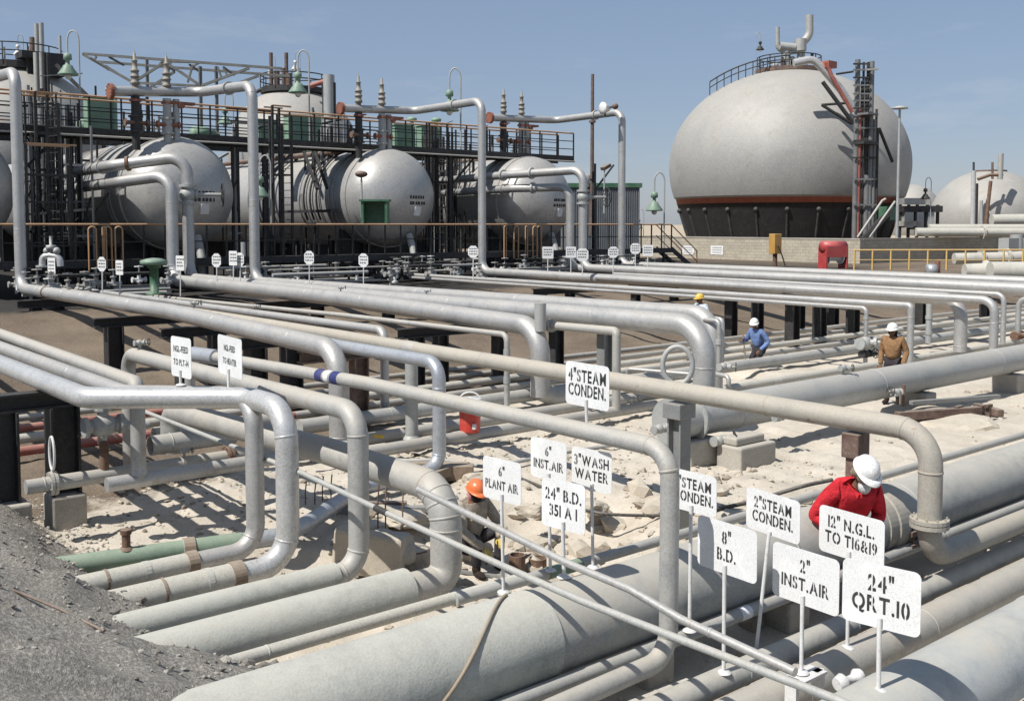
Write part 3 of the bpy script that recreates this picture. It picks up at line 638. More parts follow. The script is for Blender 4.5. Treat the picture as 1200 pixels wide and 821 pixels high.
def pdx(root, path, r):
    for x, m, nm in ((378.5, BLKBAND, 'blue_tape'), (388, WHBAND, 'white_tape'), (397, BLKBAND, 'blue_tape')):
        P, d = nearest(path, x, 440); w = .16 if m is BLKBAND else .10; MB().lathe(P - d * w / 2, d, [(0, r * 1.03), (w, r * 1.03)], 20).build(nm, m, root)
    P, d = nearest(path, 226, 413); Q, _ = nearest(path, 254, 417); MB().tube([P, Q], r * 1.45, 20).build('insulation', BLUEG, root)
pdd = [pd[0]] + pd[1:]
PI('PD', 'steam condensate line with blue and white tape, dropping in front of the widest line', pdd, .075, DUSTY, rings=[(785, 551), (782, 745), (762, 519)], extra=pdx)
PI('PE', 'thin pipe with a union jointed drop below the thick silver line', chain(('Z', 594, 475, .2), ('v', 392), ('A', 400, 369), ('A', 168, 346)), .058, DUSTY, collars=[(594, 413, .12, 1.22, LEADG, 'union'), (594, 446, .12, 1.22, LEADG, 'union')], bend=1.3)
PI('P5b', 'short pipe with a sharp mitred corner above the steam condensate sign', chain(('Z', 722, 482, .2), ('v', 388), ('A', 643, 381)), .085, DUSTY, bend=.5, flanges=[(646, 381)])
PI('P7b', 'thin mitred pipe dropping just right of the man in tan', chain(('Z', 1066, 427, .3), ('v', 358), ('A', 480, 322)), .085, SILVER, bend=.5, rings=[(1066, 372)])
def p7x(root, path, r):
    P, d = nearest(path, 1014, 402); valve(root, P, 1.5, Vector((.3, -.9, .1)).normalized(), False, LEADG, 'gate_valve'); Q, d = nearest(path, 1014, 414); valve(root, Q, 1.0, Vector((.95, -.3, 0)).normalized(), True, BLACK, 'drain_valve')
PI('P7a', 'thinnest long pipe with a valve on its drop, left of the man in tan', chain(('Z', 1014, 426, .3), ('v', 361), ('A', 480, 325)), .055, SILVER, bend=1.1, extra=p7x, collars=[(1015, 372, .06, 1.25, LEADG, 'union')])
PI('P10', 'medium silver pipe bending down right behind the thick right hand elbow', chain(('Z', 1164, 414, .5), ('v', 352), ('a', 700)), .11, SILVER, rings=[(1164, 378)])
PI('P11', 'slim silver pipe bending down behind the medium one on the right', chain(('Z', 1175, 402, .4), ('v', 345), ('a', 720)), .075, SILVER, rings=[(1175, 378)])
def p12x(root, path, r):
    P, d = nearest(path, 1192, 393); valve(root, P, 1.2, Vector((.3, -.9, .1)).normalized(), True, RUST, 'gate_valve')
p12 = chain(('Z', 1192, 412, .3), ('v', 350)); PI('P12', 'slim pipe with a rusty valve at the right edge of the yard', p12 + [p12[-1] + Vector((0, -9, 0))], .075, SILVER, extra=p12x)
PI('PQ', 'short riser between the tan clothed man and the thick right hand elbow', chain(('Z', 1088, 402, .3), ('v', 348), ('a', 860)), .09, LEADG, collars=[(1088, 372, .1, 1.2, LEADG, 'union'), (1088, 390, .1, 1.2, LEADG, 'union')])
PI('L1', 'thin two inch line crossing over the widest line in front', chain(('Z', 680, 703, 1.1), ('A', 570, 654), ('A', 447, 598), ('A', 356, 555), ('Y', 20))[::-1] + chain(('Z', 680, 703, 1.1), ('A', 790, 746), ('A', 980, 819), ('A', 1090, 868))[1:], .027, LEADG, bend=3, collars=[(447, 598, .2, 1.15, BLACK, 'taped_joint')])
PI('L2', 'thin silver line crossing the widest line and ending at the white bracket', chain(('Z', 738, 690, 1.14), ('A', 664, 659), ('A', 545, 600), ('A', 490, 573))[::-1] + chain(('Z', 738, 690, 1.14), ('A', 798, 725), ('A', 932, 787))[1:], .03, SILVER, bend=3, rings=[(835, 739)])
# small stubs off the big elbow by the yellow helmeted man
u = chain(('D', 842, 430, 20.2), ('v', 376), ('a', 825)); PI('U1', 'slim instrument pipe hugging the large elbow in front of the yellow helmeted man', u, .045, SILVER, collars=[(842, 400, .1, 1.5, LEADG, 'union')], bend=1)
u = chain(('D', 846, 428, 20.6), ('v', 374), ('a', 832)); PI('U2', 'second slim pipe hugging the large elbow', u, .045, SILVER, collars=[(846, 410, .1, 1.5, LEADG, 'union')], bend=1)
u = chain(('Z', 735, 432, .65), ('Z', 808, 438, .65)); u2 = u + [u[-1] + Vector((.5, -.2, 0))]; PI('U3', 'thin horizontal pipe passing through the upright ring', [u[0] - UZ * .3, u[0], u[1]], .04, SILVER, bend=1)
u = chain(('Z', 838, 438, .9), ('Z', 854, 441, .9), ('v', 455)); PI('U4', 'small bent drain pipe with a wheel beside the large elbow', u, .045, SILVER, bend=1.1, extra=lambda root, path, r: valve(root, path[0] + Vector((.25, 0, .12)), .75, Vector((.6, -.8, 0)), True, LEADG, 'drain_valve'))
# upright ring (blind spade) next to the elbow
P = Dp(794, 428, 17.2); m = MB(); dx = RV * .98 - FV * .2; dx.normalize(); n = dx.cross(UZ)
rg = [P + dx * math.cos(a) * .25 + UZ * math.sin(a) * .32 for a in [2 * math.pi * k / 36 for k in range(37)]]
m.tube(rg, .045, 10); m.tube([P - UZ * .32, P - UZ * .62], .05, 8)
tag(m.build('blind_ring', LEADG), 'upright grey steel ring standing left of the large elbow', 'ring')

# small bleed valves and vents sitting on the lines
for key, x, y, sc in (('P5', 228, 366, .9), ('F3', 165, 412, .8), ('P2', 400, 344, .7), ('R2', 1192, 398, .8), ('M5', 1010, 412, .9), ('P3', 500, 354, .6), ('F7', 215, 541, .6), ('PA', 300, 363, .6), ('M7', 692, 486, .9), ('M7', 740, 480, .8)):
    Pn, d = nearest(PIPES[key][0], x, y); r = PIPES[key][1]; MB().tube([Pn, Pn + UZ * (r + .09 * sc)], .03 * sc, 8).build('vent_stub', LEADG, ROOTS[key]); valve(ROOTS[key], Pn + UZ * (r + .12 * sc), .55 * sc, Vector((.75, -.65, .1)).normalized(), True, LEADG, 'bleed_valve')
# ------------------------------------------------------------------ signs
_GL = {}
SLOT = set('ABCDGJOPQRSUN0234689&')
def glyph(ch):
    if ch in _GL: return _GL[ch]
    cu = bpy.data.curves.new('glyph', 'FONT'); cu.body = ch; cu.size = 1.0; cu.offset = .026; cu.resolution_u = 4
    ob = bpy.data.objects.new('glyph', cu); COL.objects.link(ob)
    dg = bpy.context.evaluated_depsgraph_get(); me = bpy.data.meshes.new_from_object(ob.evaluated_get(dg))
    bm = bmesh.new(); bm.from_mesh(me); bpy.data.objects.remove(ob); bpy.data.meshes.remove(me); bpy.data.curves.remove(cu)
    if bm.verts:
        xs = [v.co.x for v in bm.verts]; x0, x1 = min(xs), max(xs); c = (x0 + x1) / 2; w = .042
        if ch in SLOT:
            for px in (c - w, c + w):
                bmesh.ops.bisect_plane(bm, geom=bm.verts[:] + bm.edges[:] + bm.faces[:], plane_co=(px, 0, 0), plane_no=(1, 0, 0))
            bmesh.ops.delete(bm, geom=[f for f in bm.faces if abs(f.calc_center_median().x - c) < w], context='FACES')
        bm.verts.ensure_lookup_table(); bm.verts.index_update()
        r = ([(v.co.x - x0, v.co.y) for v in bm.verts], [[v.index for v in f.verts] for f in bm.faces], x1 - x0)
    else: r = ([], [], .3)
    bm.free(); _GL[ch] = r; return r
def lettering(mb, o, dx, dy, n, text, h, maxw, asp=.74, mi=0):
    """stencil a line of text centred on o; dx, dy span the plate"""
    k = h / .70; items = []; x = 0.0
    for ch in text:
        if ch == ' ': x += .22 * k; continue
        vs, fs, w = glyph('"' if ch == '"' else ch)
        sc = asp; items.append((vs, fs, x, sc, ch)); x += w * k * sc + .085 * k
    x -= .085 * k; f = min(1.0, maxw / x)
    for vs, fs, x0, sc, ch in items:
        mb.add([o + dx * ((x0 + a * k * sc - x / 2) * f) + dy * ((b * k - h / 2) + (h * .10 if ch == '"' else 0)) + n * .0022 for a, b in vs], fs, False, mi)
def rounded(w, h, r, cham=False, n=5):
    pts = []
    for cx, cy, a0 in ((w / 2 - r, h / 2 - r, 0), (-w / 2 + r, h / 2 - r, 90), (-w / 2 + r, -h / 2 + r, 180), (w / 2 - r, -h / 2 + r, 270)):
        for j in ((0, 1) if cham else range(n + 1)):
            a = R_(a0 + 90 * j / (1 if cham else n)); pts.append((cx + r * math.cos(a), cy + r * math.sin(a)))
    return pts
def plate(name, o, dx, n, w, h, r, mat, parent, cham=False, tk=.004):
    m = MB(); pts = rounded(w, h, r, cham); k = len(pts)
    fr = [o + dx * a + UZ * b for a, b in pts]; bk = [q - n * tk for q in fr]
    m.add(fr + bk, [tuple(range(k)), tuple(range(2 * k - 1, k - 1, -1))] + [(i, k + i, k + (i + 1) % k, (i + 1) % k) for i in range(k)])
    return m.build(name, mat, parent)
def orient(o, dx):
    n = dx.cross(UZ)
    if n.dot(C0 - o) < 0: n = -n
    return n
NEAR = []
def sign(label, lines, base, bz, TL, TR, hpx, top=None, group='white stencilled pipe signs near the camera', tilt=None, hl=.25):
    B = Zp(base[0], base[1], bz); T = Vector(B)
    if tilt: T = B + Vector((0, 0, 0))
    midx = (TL[0] + TR[0]) / 2; midy = (TL[1] + TR[1]) / 2
    zt = vert(B, midy + hpx * .0).z
    if tilt: T = Zp(tilt[0], tilt[1], vert(B, tilt[1]).z)
    L = Zp(TL[0], TL[1], zt); Rr = Zp(TR[0], TR[1], zt)
    # keep the plate at the post's distance
    dep = (T - C0).dot(FV); c = (L + Rr) / 2; s = dep / (c - C0).dot(FV)
    dx = (Rr - L); dx.z = 0; w = dx.length; dx.normalize()
    c = C0 + (c - C0) * s; w *= s; zt = c.z
    hgt = zt - vert(Vector((c.x, c.y, 0)), midy + hpx).z
    n = orient(c, dx); o = Vector((c.x, c.y, zt - hgt / 2))
    root = empty('pipe_sign', B); tag(root, label, 'sign', group)
    pl = plate('plate', o, dx, n, w, hgt, .045, WHITE, root)
    m = MB(); ys = {1: (.5,), 2: (.30, .63)}[len(lines)]
    for tx, yy in zip(lines, ys): lettering(m, o + UZ * (hgt * (.5 - yy)), dx, UZ, n, tx, hgt * hl, w * .86)
    m.build('lettering', INK, root)
    pt = Vector((T.x, T.y, zt - hgt * .82)) + n * .006 if not tilt else Vector((T.x, T.y, zt - hgt * .90)) + n * .0
    # the post runs up just in front of the lower edge of the plate
    q = (o - pt).dot(n); pt = pt + n * (q + .014)
    m = MB(); m.tube([B - UZ * .02, pt], .016, 10); m.build('post', WPOST, root)
    m = MB(); m.lathe(B - UZ * .01, UZ, [(0, .06), (.012, .05), (.02, .02)], 14); m.build('weld_pad', WPOST, root)
    print('SIGN', label, 'w %.2f h %.2f d %.1f top %.2f' % (w, hgt, dep, zt))
sign('square white sign reading 4" STEAM CONDEN. on the pipe with blue tape', ['4"STEAM', 'CONDEN.'], (688, 497), 1.93, (663, 422), (714, 430), 51, hl=.27)
sign('white sign reading 6" PLANT AIR beside the seated worker', ['6"', 'PLANT AIR'], (590, 692), .40, (566, 533), (610.5, 543), 49, hl=.21)
sign('white sign reading 6" INST.AIR behind the 24" B.D. sign', ['6"', 'INST.AIR'], (645, 667), .40, (622, 510.5), (664, 519.5), 47, hl=.22)
sign('white sign reading 3" WASH WATER', ['3"WASH', 'WATER'], (695, 663), .40, (670, 522), (717, 531), 48, hl=.24)
sign('white sign reading 24" B.D. 351 A 1 on the widest line', ['24" B.D.', '351 A I'], (661, 674), .96, (635, 558), (686, 569), 57, hl=.23)
sign('white sign reading STEAM CONDEN. half hidden behind a vertical pipe', ['1"STEAM', 'CONDEN.'], (808, 737), .42, (787, 547), (840, 559.5), 47, hl=.25)
sign('white sign reading 8" B.D.', ['8"', 'B.D.'], (848, 786), .30, (818, 602), (887.5, 623), 60, hl=.23)
sign('white sign reading 2" STEAM CONDEN. on a leaning post', ['2"STEAM', 'CONDEN.'], (886, 761), .24, (875, 569), (938, 588), 49, tilt=(900, 630), hl=.25)
sign('white sign reading 2" INST.AIR', ['2"', 'INST.AIR'], (939, 786), .42, (906, 633), (984, 657), 64, hl=.22)
sign('white sign reading 12" N.G.L. TO T16&19 before the red coverall', ['12" N.G.L.', 'TO T16&19'], (993, 757), .29, (960.5, 590), (1037, 611), 55, hl=.24)
sign('largest white sign, reading 24" QRT.10', ['24"', 'QRT.10'], (1029.5, 807), .73, (988, 652), (1080, 672), 74, hl=.25)
sign('white sign reading NGL-FEED TO PLT-14 on the bright silver line', ['NGL-FEED', 'TO PLT-14'], (212, 450), 1.98, (200, 393), (223.5, 397), 47, hl=.15)
sign('white sign reading NGL-FEED TO HEATER on the bright silver line', ['NGL-FEED', 'TO HEATER'], (268, 455), 1.98, (255, 391), (283, 398), 46, hl=.15)
# bracket that ends the thin silver line and carries the 2" INST.AIR post
c = Zp(942, 790, .40); m = MB(); m.box(c + Vector((.02, 0, -.01)), (.34, .16, .02)); m.box(c + Vector((.16, -.02, -.1)), (.10, .05, .2)); m.box(c + Vector((-.12, .02, -.1)), (.04, .1, .2))
m.lathe(c + Vector((.10, -.22, -.03)), (.9, -.2, .1), [(0, .05), (.06, .07), (.10, .03), (.16, .03), (.2, .06), (.24, .05)], 12)
tag(m.build('pipe_bracket', WPOST), 'whitewashed bracket at the end of the thin silver line', 'bracket')
# far signs, their faded lines of lettering too small to read
rnd = random.Random(11)
FAR = [(61, 302, 321, 8, 342, 0, 'in front of the white elbow by the left edge'), (120, 301, 318, 9, 345, 1, 'left of the green pedestal, tall narrow one'), (140.5, 305, 322, 8, 344, 0, 'lower one just left of the green pedestal'),
       (211.5, 299.5, 317, 9, 345, 0, 'in front of the two large risers'), (254, 297, 313, 10, 331, 1, 'alone right of the two large risers'), (273.5, 294, 311, 9, 332, 0, 'left one of the touching pair'), (281.5, 296, 312, 9, 332, 1, 'right one of the touching pair'),
       (362.5, 294, 310, 11, 330, 1, 'below the green lamp of the second vessel'), (426, 297, 313, 11, 332, 2, 'below the dark green box'), (554.5, 288, 302, 12, 328, 1, 'against the tall riser of the third vessel'),
       (642, 289, 303, 13, 318, 0, 'square one left of the last risers'), (669, 289, 302, 13, 320, 0, 'square one in front of the last risers'), (682.5, 291, 306, 14, 322, 1, 'clipped one in front of the ball valve riser'),
       (718.5, 289, 302, 13, 322, 1, 'in front of the farthest tall riser'), (744.5, 285, 297.5, 13, 313, 1, 'clipped corners, left of the last square one'), (759, 287, 300, 14, 313, 0, 'last square one before the steel stair')]
for (x, y0, y1, w, yb, sh, where) in FAR:
    z0 = 1.95 if x > 250 else 1.75
    B = Zp(x, yb, z0); d = (B - C0).dot(FV); hgt = vert(B, y0).z - vert(B, y1).z; wm = hgt * (.92 if x > 500 else .8)
    vd = (B - C0); vd.z = 0; vd.normalize(); s = min(1.0, w * d / F_PX / wm); th = math.asin(s)
    dx = -(Matrix.Rotation(th, 3, 'Z') @ vd); 
    if dx.dot(RV) < 0: dx = -dx
    o = Vector((B.x, B.y, (vert(B, y0).z + vert(B, y1).z) / 2)); n = orient(o, dx)
    root = empty('pipe_sign', B); tag(root, 'small white sign with faded lettering, ' + where, 'sign', 'small white signs along the tank farm')
    plate('plate', o, dx, n, wm, hgt, .10 if sh else .03, WHITE, root, cham=bool(sh))
    m = MB()
    for j in range(3):
        u = -wm * .38
        while u < wm * .32:
            l = rnd.uniform(.035, .08); yy = hgt * (.26 - .22 * j)
            q = o + dx * (u + l / 2) + UZ * yy + n * .004; a = dx * l / 2; b = UZ * hgt * .05
            m.add([q - a - b, q + a - b, q + a + b, q - a + b], [(0, 1, 2, 3)]); u += l + .02
    m.build('lettering', INKF, root)
    MB().tube([B - UZ * .05, Vector((B.x, B.y, o.z - hgt * .3)) - n * .02], .018, 8).build('post', WPOST, root)

# ------------------------------------------------------------------ pipe supports
def hcol(m, x, y, z0, z1, w=.28, tk=.03, ax=0):
    """H section column"""
    a, b = ((w, tk), (tk, w))
    if ax: 
        m.box((x, y - w / 2, (z0 + z1) / 2), (w, tk, z1 - z0)); m.box((x, y + w / 2, (z0 + z1) / 2), (w, tk, z1 - z0)); m.box((x, y, (z0 + z1) / 2), (tk, w - tk - .004, z1 - z0 - .004))
    else:
        m.box((x - w / 2, y, (z0 + z1) / 2), (tk, w, z1 - z0)); m.box((x + w / 2, y, (z0 + z1) / 2), (tk, w, z1 - z0)); m.box((x, y, (z0 + z1) / 2), (w - tk - .004, tk, z1 - z0 - .004))
def xat(px, Y, z=1.5): return alongx(Vector((0, Y, z)), px, Vector((1, 0, 0))).x
def support(label, xs, Y, ztop, ext=(.35, .35), w=.28, mat=BLACK, beam=True, bmat=None, foot=None):
    base = Vector((xs[0], Y, hmap(xs[0], Y))); root = empty('pipe_support', base); tag(root, label, 'pipe support', 'steel supports under the raised lines')
    for x in xs:
        m = MB(); hcol(m, x, Y, foot if foot else hmap(x, Y) - .15, ztop - .22, w); m.build('column', mat, root)
    if beam:
        m = MB(); L = xs[-1] - xs[0] + ext[0] + ext[1]; cx = (xs[-1] + xs[0] + ext[1] - ext[0]) / 2
        m.box((cx, Y, ztop - .015), (L, .22, .03)); m.box((cx, Y, ztop - .205), (L, .22, .03)); m.box((cx, Y, ztop - .11), (L - .004, .02, .158)); m.build('beam', bmat or mat, root)
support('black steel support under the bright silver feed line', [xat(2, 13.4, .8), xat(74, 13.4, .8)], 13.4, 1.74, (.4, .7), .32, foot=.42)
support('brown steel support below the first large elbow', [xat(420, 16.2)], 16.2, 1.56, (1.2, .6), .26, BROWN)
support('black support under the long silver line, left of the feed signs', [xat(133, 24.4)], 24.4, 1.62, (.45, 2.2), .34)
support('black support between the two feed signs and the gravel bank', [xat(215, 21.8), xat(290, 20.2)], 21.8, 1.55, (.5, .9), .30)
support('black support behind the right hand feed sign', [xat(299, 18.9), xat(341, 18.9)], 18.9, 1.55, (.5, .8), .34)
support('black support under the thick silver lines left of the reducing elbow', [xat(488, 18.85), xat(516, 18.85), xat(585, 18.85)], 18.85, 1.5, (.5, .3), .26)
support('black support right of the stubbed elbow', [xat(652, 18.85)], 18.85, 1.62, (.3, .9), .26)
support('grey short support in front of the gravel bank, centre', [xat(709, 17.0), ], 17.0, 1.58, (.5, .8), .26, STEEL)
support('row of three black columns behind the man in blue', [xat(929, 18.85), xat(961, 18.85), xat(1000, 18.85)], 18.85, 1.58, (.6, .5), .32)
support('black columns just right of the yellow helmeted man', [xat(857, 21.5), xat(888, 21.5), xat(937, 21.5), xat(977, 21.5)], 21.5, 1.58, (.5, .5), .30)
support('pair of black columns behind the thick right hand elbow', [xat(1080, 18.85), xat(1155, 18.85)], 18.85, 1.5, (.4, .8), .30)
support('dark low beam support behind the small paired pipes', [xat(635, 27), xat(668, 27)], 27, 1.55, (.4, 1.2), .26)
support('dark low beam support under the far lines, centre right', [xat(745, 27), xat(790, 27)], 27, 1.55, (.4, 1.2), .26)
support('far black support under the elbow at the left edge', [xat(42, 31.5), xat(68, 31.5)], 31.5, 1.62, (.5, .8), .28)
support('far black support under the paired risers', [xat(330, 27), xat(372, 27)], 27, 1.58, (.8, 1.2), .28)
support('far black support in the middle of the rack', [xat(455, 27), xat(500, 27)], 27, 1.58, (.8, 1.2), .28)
# grey steel stool carrying the tan line beside the blind flange
P = Vector((9.5, 8.26, 0)); m = MB(); hcol(m, P.x, P.y, -.3, 1.43, .19, .025, 1); root = empty('pipe_support', (P.x, P.y, 0)); tag(root, 'grey steel stool under the tan line, in front of the blind flange', 'pipe support', 'steel supports under the raised lines')
m.build('column', STEEL, root); m = MB(); m.box((P.x, P.y, 1.525), (.30, .28, .19)); m.build('cap', STEEL, root, hard=.01)
P = Axy(Vector((9.5, 7.2, 1.62)), 1003, 497); P = Vector((9.5, P.y, 0)); m = MB(); hcol(m, P.x, P.y, -.2, 1.37, .13, .02, 0); root = empty('pipe_support', (P.x, P.y, 0)); tag(root, 'brown steel post under the tan line, behind the man in red', 'pipe support', 'steel supports under the raised lines')
m.build('column', BROWN, root); m = MB(); m.box((P.x, P.y, 1.50), (.22, .20, .26)); m.build('cap', BROWN, root, hard=.01)
# concrete piers and sleepers
def block(name, label, c, size, hard=.03, mat=None, group=None, rot=None):
    m = MB(); m.box(c, size, rot); o = m.build(name, mat or CONC, None, hard=hard); return tag(o, label, 'concrete block', group)
P = Zp(886, 545, 0); root = empty('concrete_pier', P); tag(root, 'two tier concrete block under the large blue grey line', 'concrete block')
m = MB(); m.box((P.x - .05, P.y + .15, .10), (.90, .48, .50)); m.build('lower_tier', CONC, root, hard=.03); m = MB(); m.box((P.x - .1, P.y + .19, .415), (.72, .32, .125)); m.build('upper_tier', CONC, root, hard=.03)
P = Zp(842, 545, 0); block('concrete_pier', 'concrete pier in shade just left of the two tier block', (P.x - .2, 10.6, .2), (.7, .62, .44))
block('concrete_pier', 'concrete block under the black column at the left edge', (xat(0, 13.4, .4), 13.4, .12), (.60, .55, .60))
block('concrete_pier', 'low concrete block under the near black column, by the spectacle blind', (xat(76, 13.4, .4), 13.4, .10), (.42, .42, .64))
for k, (px, lab) in enumerate(((742, 'concrete sleeper under the widest line, left of the steam sign post'), (905, 'concrete sleeper under the widest line behind the INST.AIR sign'), (1150, 'concrete sleeper under the widest line at the right edge'))):
    x = bx(740, 706, .60, px); block('concrete_sleeper', lab, (x, 5.95, .02), (.34, .8, .46), .03, None, 'concrete sleepers under the widest line')
for k, (x, lab) in enumerate(((19.5, 'first concrete foot of the blue grey line right of the man in tan'), (23.5, 'second concrete foot of the blue grey line, near the right edge'))):
    block('concrete_pier', lab, (x, 10.6, .17), (.4, .6, .48), .03, None, 'concrete feet of the blue grey line')
# ------------------------------------------------------------------ tank farm
VY, VZ, VR = 39.2, 5.0, 2.2
def vessel(label, px, py):
    x = xat(px, VY, VZ); root = empty('storage_vessel', (x, VY, 1.3)); tag(root, label, 'storage vessel', 'horizontal vessels of the tank farm')
    dep = VR * .80; prof = [(-dep * math.cos(a), VR * math.sin(a)) for a in [R_(90) * k / 14 for k in range(15)]] + [(24.0, VR)] + [(24 + dep * math.sin(R_(90) * k / 8), VR * math.cos(R_(90) * k / 8)) for k in range(1, 9)]
    c = Vector((x, VY, VZ)); MB().lathe(c, (0, 1, 0), prof, 56, caps=False).build('shell', TANKS, root)
    for t in (.02, 1.1, 1.45, 4.2, 8.5, 13): MB().lathe(c + Vector((0, t, 0)), (0, 1, 0), [(0, VR), (0, VR * 1.018), (.07, VR * 1.018), (.07, VR)], 56, smooth=False).build('stiffening_ring', TANKS, root)
    for t in (1.28, 11, 20):
        m = MB(); m.box((x, VY + t, (1.2 + VZ - VR * .55) / 2), (3.4, .42, VZ - VR * .55 - 1.2)); m.build('saddle', BLACKC, root)
    # small placard and stencilled lines on the head
    n = Vector((.12, -.97, -.22)).normalized()
    q = c + Vector((.40, -dep * math.sqrt(1 - (.4 ** 2 + .6 ** 2) / VR ** 2), -.60)); u = UZ.cross(n).normalized() * -1
    if u.x < 0: u = -u
    q = q + n * .09; w = n.cross(u)
    m = MB(); m.add([q - u * .17 - w * .2, q + u * .17 - w * .2, q + u * .17 + w * .2, q - u * .17 + w * .2, q - u * .17 - w * .2 - n * .1, q + u * .17 - w * .2 - n * .1, q + u * .17 + w * .2 - n * .1, q - u * .17 + w * .2 - n * .1], [(0, 1, 2, 3), (0, 4, 5, 1), (1, 5, 6, 2), (2, 6, 7, 3), (3, 7, 4, 0)]); m.build('placard', WHITE, root)
    m = MB(); rr = random.Random(int(x * 10))
    for j in range(2):
        t = -.42
        while t < .45:
            l = rr.uniform(.06, .14); a = q + u * (t + .05) + UZ * (.62 - .26 * j); a.y = VY - dep * math.sqrt(max(0, 1 - ((a.x - x) ** 2 + (a.z - VZ) ** 2) / VR ** 2)) - .012
            e = u * l / 2; h = Vector((0, .0, .07)); m.add([a - e - h, a + e - h, a + e + h, a - e + h], [(0, 1, 2, 3)]); t += l + .05
    m.build('lettering', INK, root)
    # lower nozzle with elbow
    m = MB(); m.tube(fillet([c + Vector((.3, -1.2, -VR * .75)), c + Vector((.3, -1.6, -VR - .3)), c + Vector((.3, -1.6, -VR - 1.2))], .3), .16, 12); m.lathe(c + Vector((.3, -1.6, -VR - .5)), (0, 0, -1), [(0, .3), (.1, .3)], 14, smooth=False); m.build('drain_nozzle', LEADG, root)
    return root
vessel('silver vessel mostly out of frame at the left edge', -66, 226); vessel('first whole silver vessel from the left, with two pipes crossing its head', 207, 228)
vessel('second silver vessel, bright highlight and a dark green box before it', 455, 232); vessel('third silver vessel, behind the double pipe risers', 622, 238)

# steelwork: catwalk over the vessels
def rail(root_label, P0, P1, h, npost, name, cat, mats, group=None, deck=None, mid=2, wp=.055, toe=True, slope=None):
    P0, P1 = Vector(P0), Vector(P1); root = empty(name, P0); tag(root, root_label, cat, group); d = (P1 - P0)
    top, post = mats
    MB().tube([P0 + UZ * h, P1 + UZ * h], .040, 8).build('top_rail', top, root)
    for k in range(mid): MB().tube([P0 + UZ * h * (k + 1) / (mid + 1), P1 + UZ * h * (k + 1) / (mid + 1)], .022, 6).build('mid_rail', post, root)
    for k in range(npost): MB().bar(P0 + d * (k / (npost - 1)), P0 + d * (k / (npost - 1)) + UZ * h, wp, wp, up=Vector((0, 1, 0))).build('post', post, root)
    return root
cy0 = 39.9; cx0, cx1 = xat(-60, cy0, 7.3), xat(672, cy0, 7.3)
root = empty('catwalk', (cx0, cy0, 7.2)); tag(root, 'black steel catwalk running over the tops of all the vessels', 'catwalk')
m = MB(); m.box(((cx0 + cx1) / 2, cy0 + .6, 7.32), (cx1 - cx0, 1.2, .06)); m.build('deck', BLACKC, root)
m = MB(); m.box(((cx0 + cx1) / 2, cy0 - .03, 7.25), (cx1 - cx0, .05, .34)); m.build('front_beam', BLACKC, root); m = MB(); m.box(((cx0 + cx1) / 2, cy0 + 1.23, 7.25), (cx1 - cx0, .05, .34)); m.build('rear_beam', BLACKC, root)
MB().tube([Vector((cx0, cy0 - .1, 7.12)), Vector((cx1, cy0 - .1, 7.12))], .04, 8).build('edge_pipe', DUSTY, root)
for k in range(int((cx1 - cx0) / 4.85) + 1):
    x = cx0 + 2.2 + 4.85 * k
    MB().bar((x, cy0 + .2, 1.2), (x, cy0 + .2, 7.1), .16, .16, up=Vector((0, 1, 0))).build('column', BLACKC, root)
    m = MB(); m.bar((x, cy0 + .2, 5.6), (x + 1.5, cy0 + .2, 7.08), .08); m.build('brace', BLACKC, root)
rail('front handrail of the catwalk, rusty top bar on black posts', (cx0, cy0, 7.36), (cx1, cy0, 7.36), 1.25, 26, 'handrail', 'handrail', (HANDR, BLACKC), 'handrails of the catwalk')
rail('rear handrail of the catwalk, rusty top bar on black posts', (cx0, cy0 + 1.2, 7.36), (cx1, cy0 + 1.2, 7.36), 1.25, 26, 'handrail', 'handrail', (HANDR, BLACKC), 'handrails of the catwalk')
# second rack of pipes and walkway further along the vessels
root = empty('pipe_rack', (cx0, 46, 1.3)); tag(root, 'black pipe rack crossing behind the catwalk', 'pipe rack')
x2 = xat(560, 46, 8)
for zz, w in ((7.4, .3), (8.7, .05), (8.1, .05)): MB().bar((cx0, 46, zz), (x2, 46, zz), .12, w).build('beam', BLACKC if w > .1 else HANDR, root)
for k in range(7): MB().tube([Vector((cx0, 46 + .5 + k * .42, 7.75 + .05 * (k % 3))), Vector((x2, 46 + .5 + k * .42, 7.75 + .05 * (k % 3)))], .10 + .03 * (k % 3), 10).build('pipe_run', (LEADG, BLACKC, DUSTY)[k % 3], root)
for k in range(10):
    x = cx0 + 1 + k * 3.1; MB().bar((x, 46, 1.3), (x, 46, 8.9), .14, .14, up=Vector((0, 1, 0))).build('column', BLACKC, root)
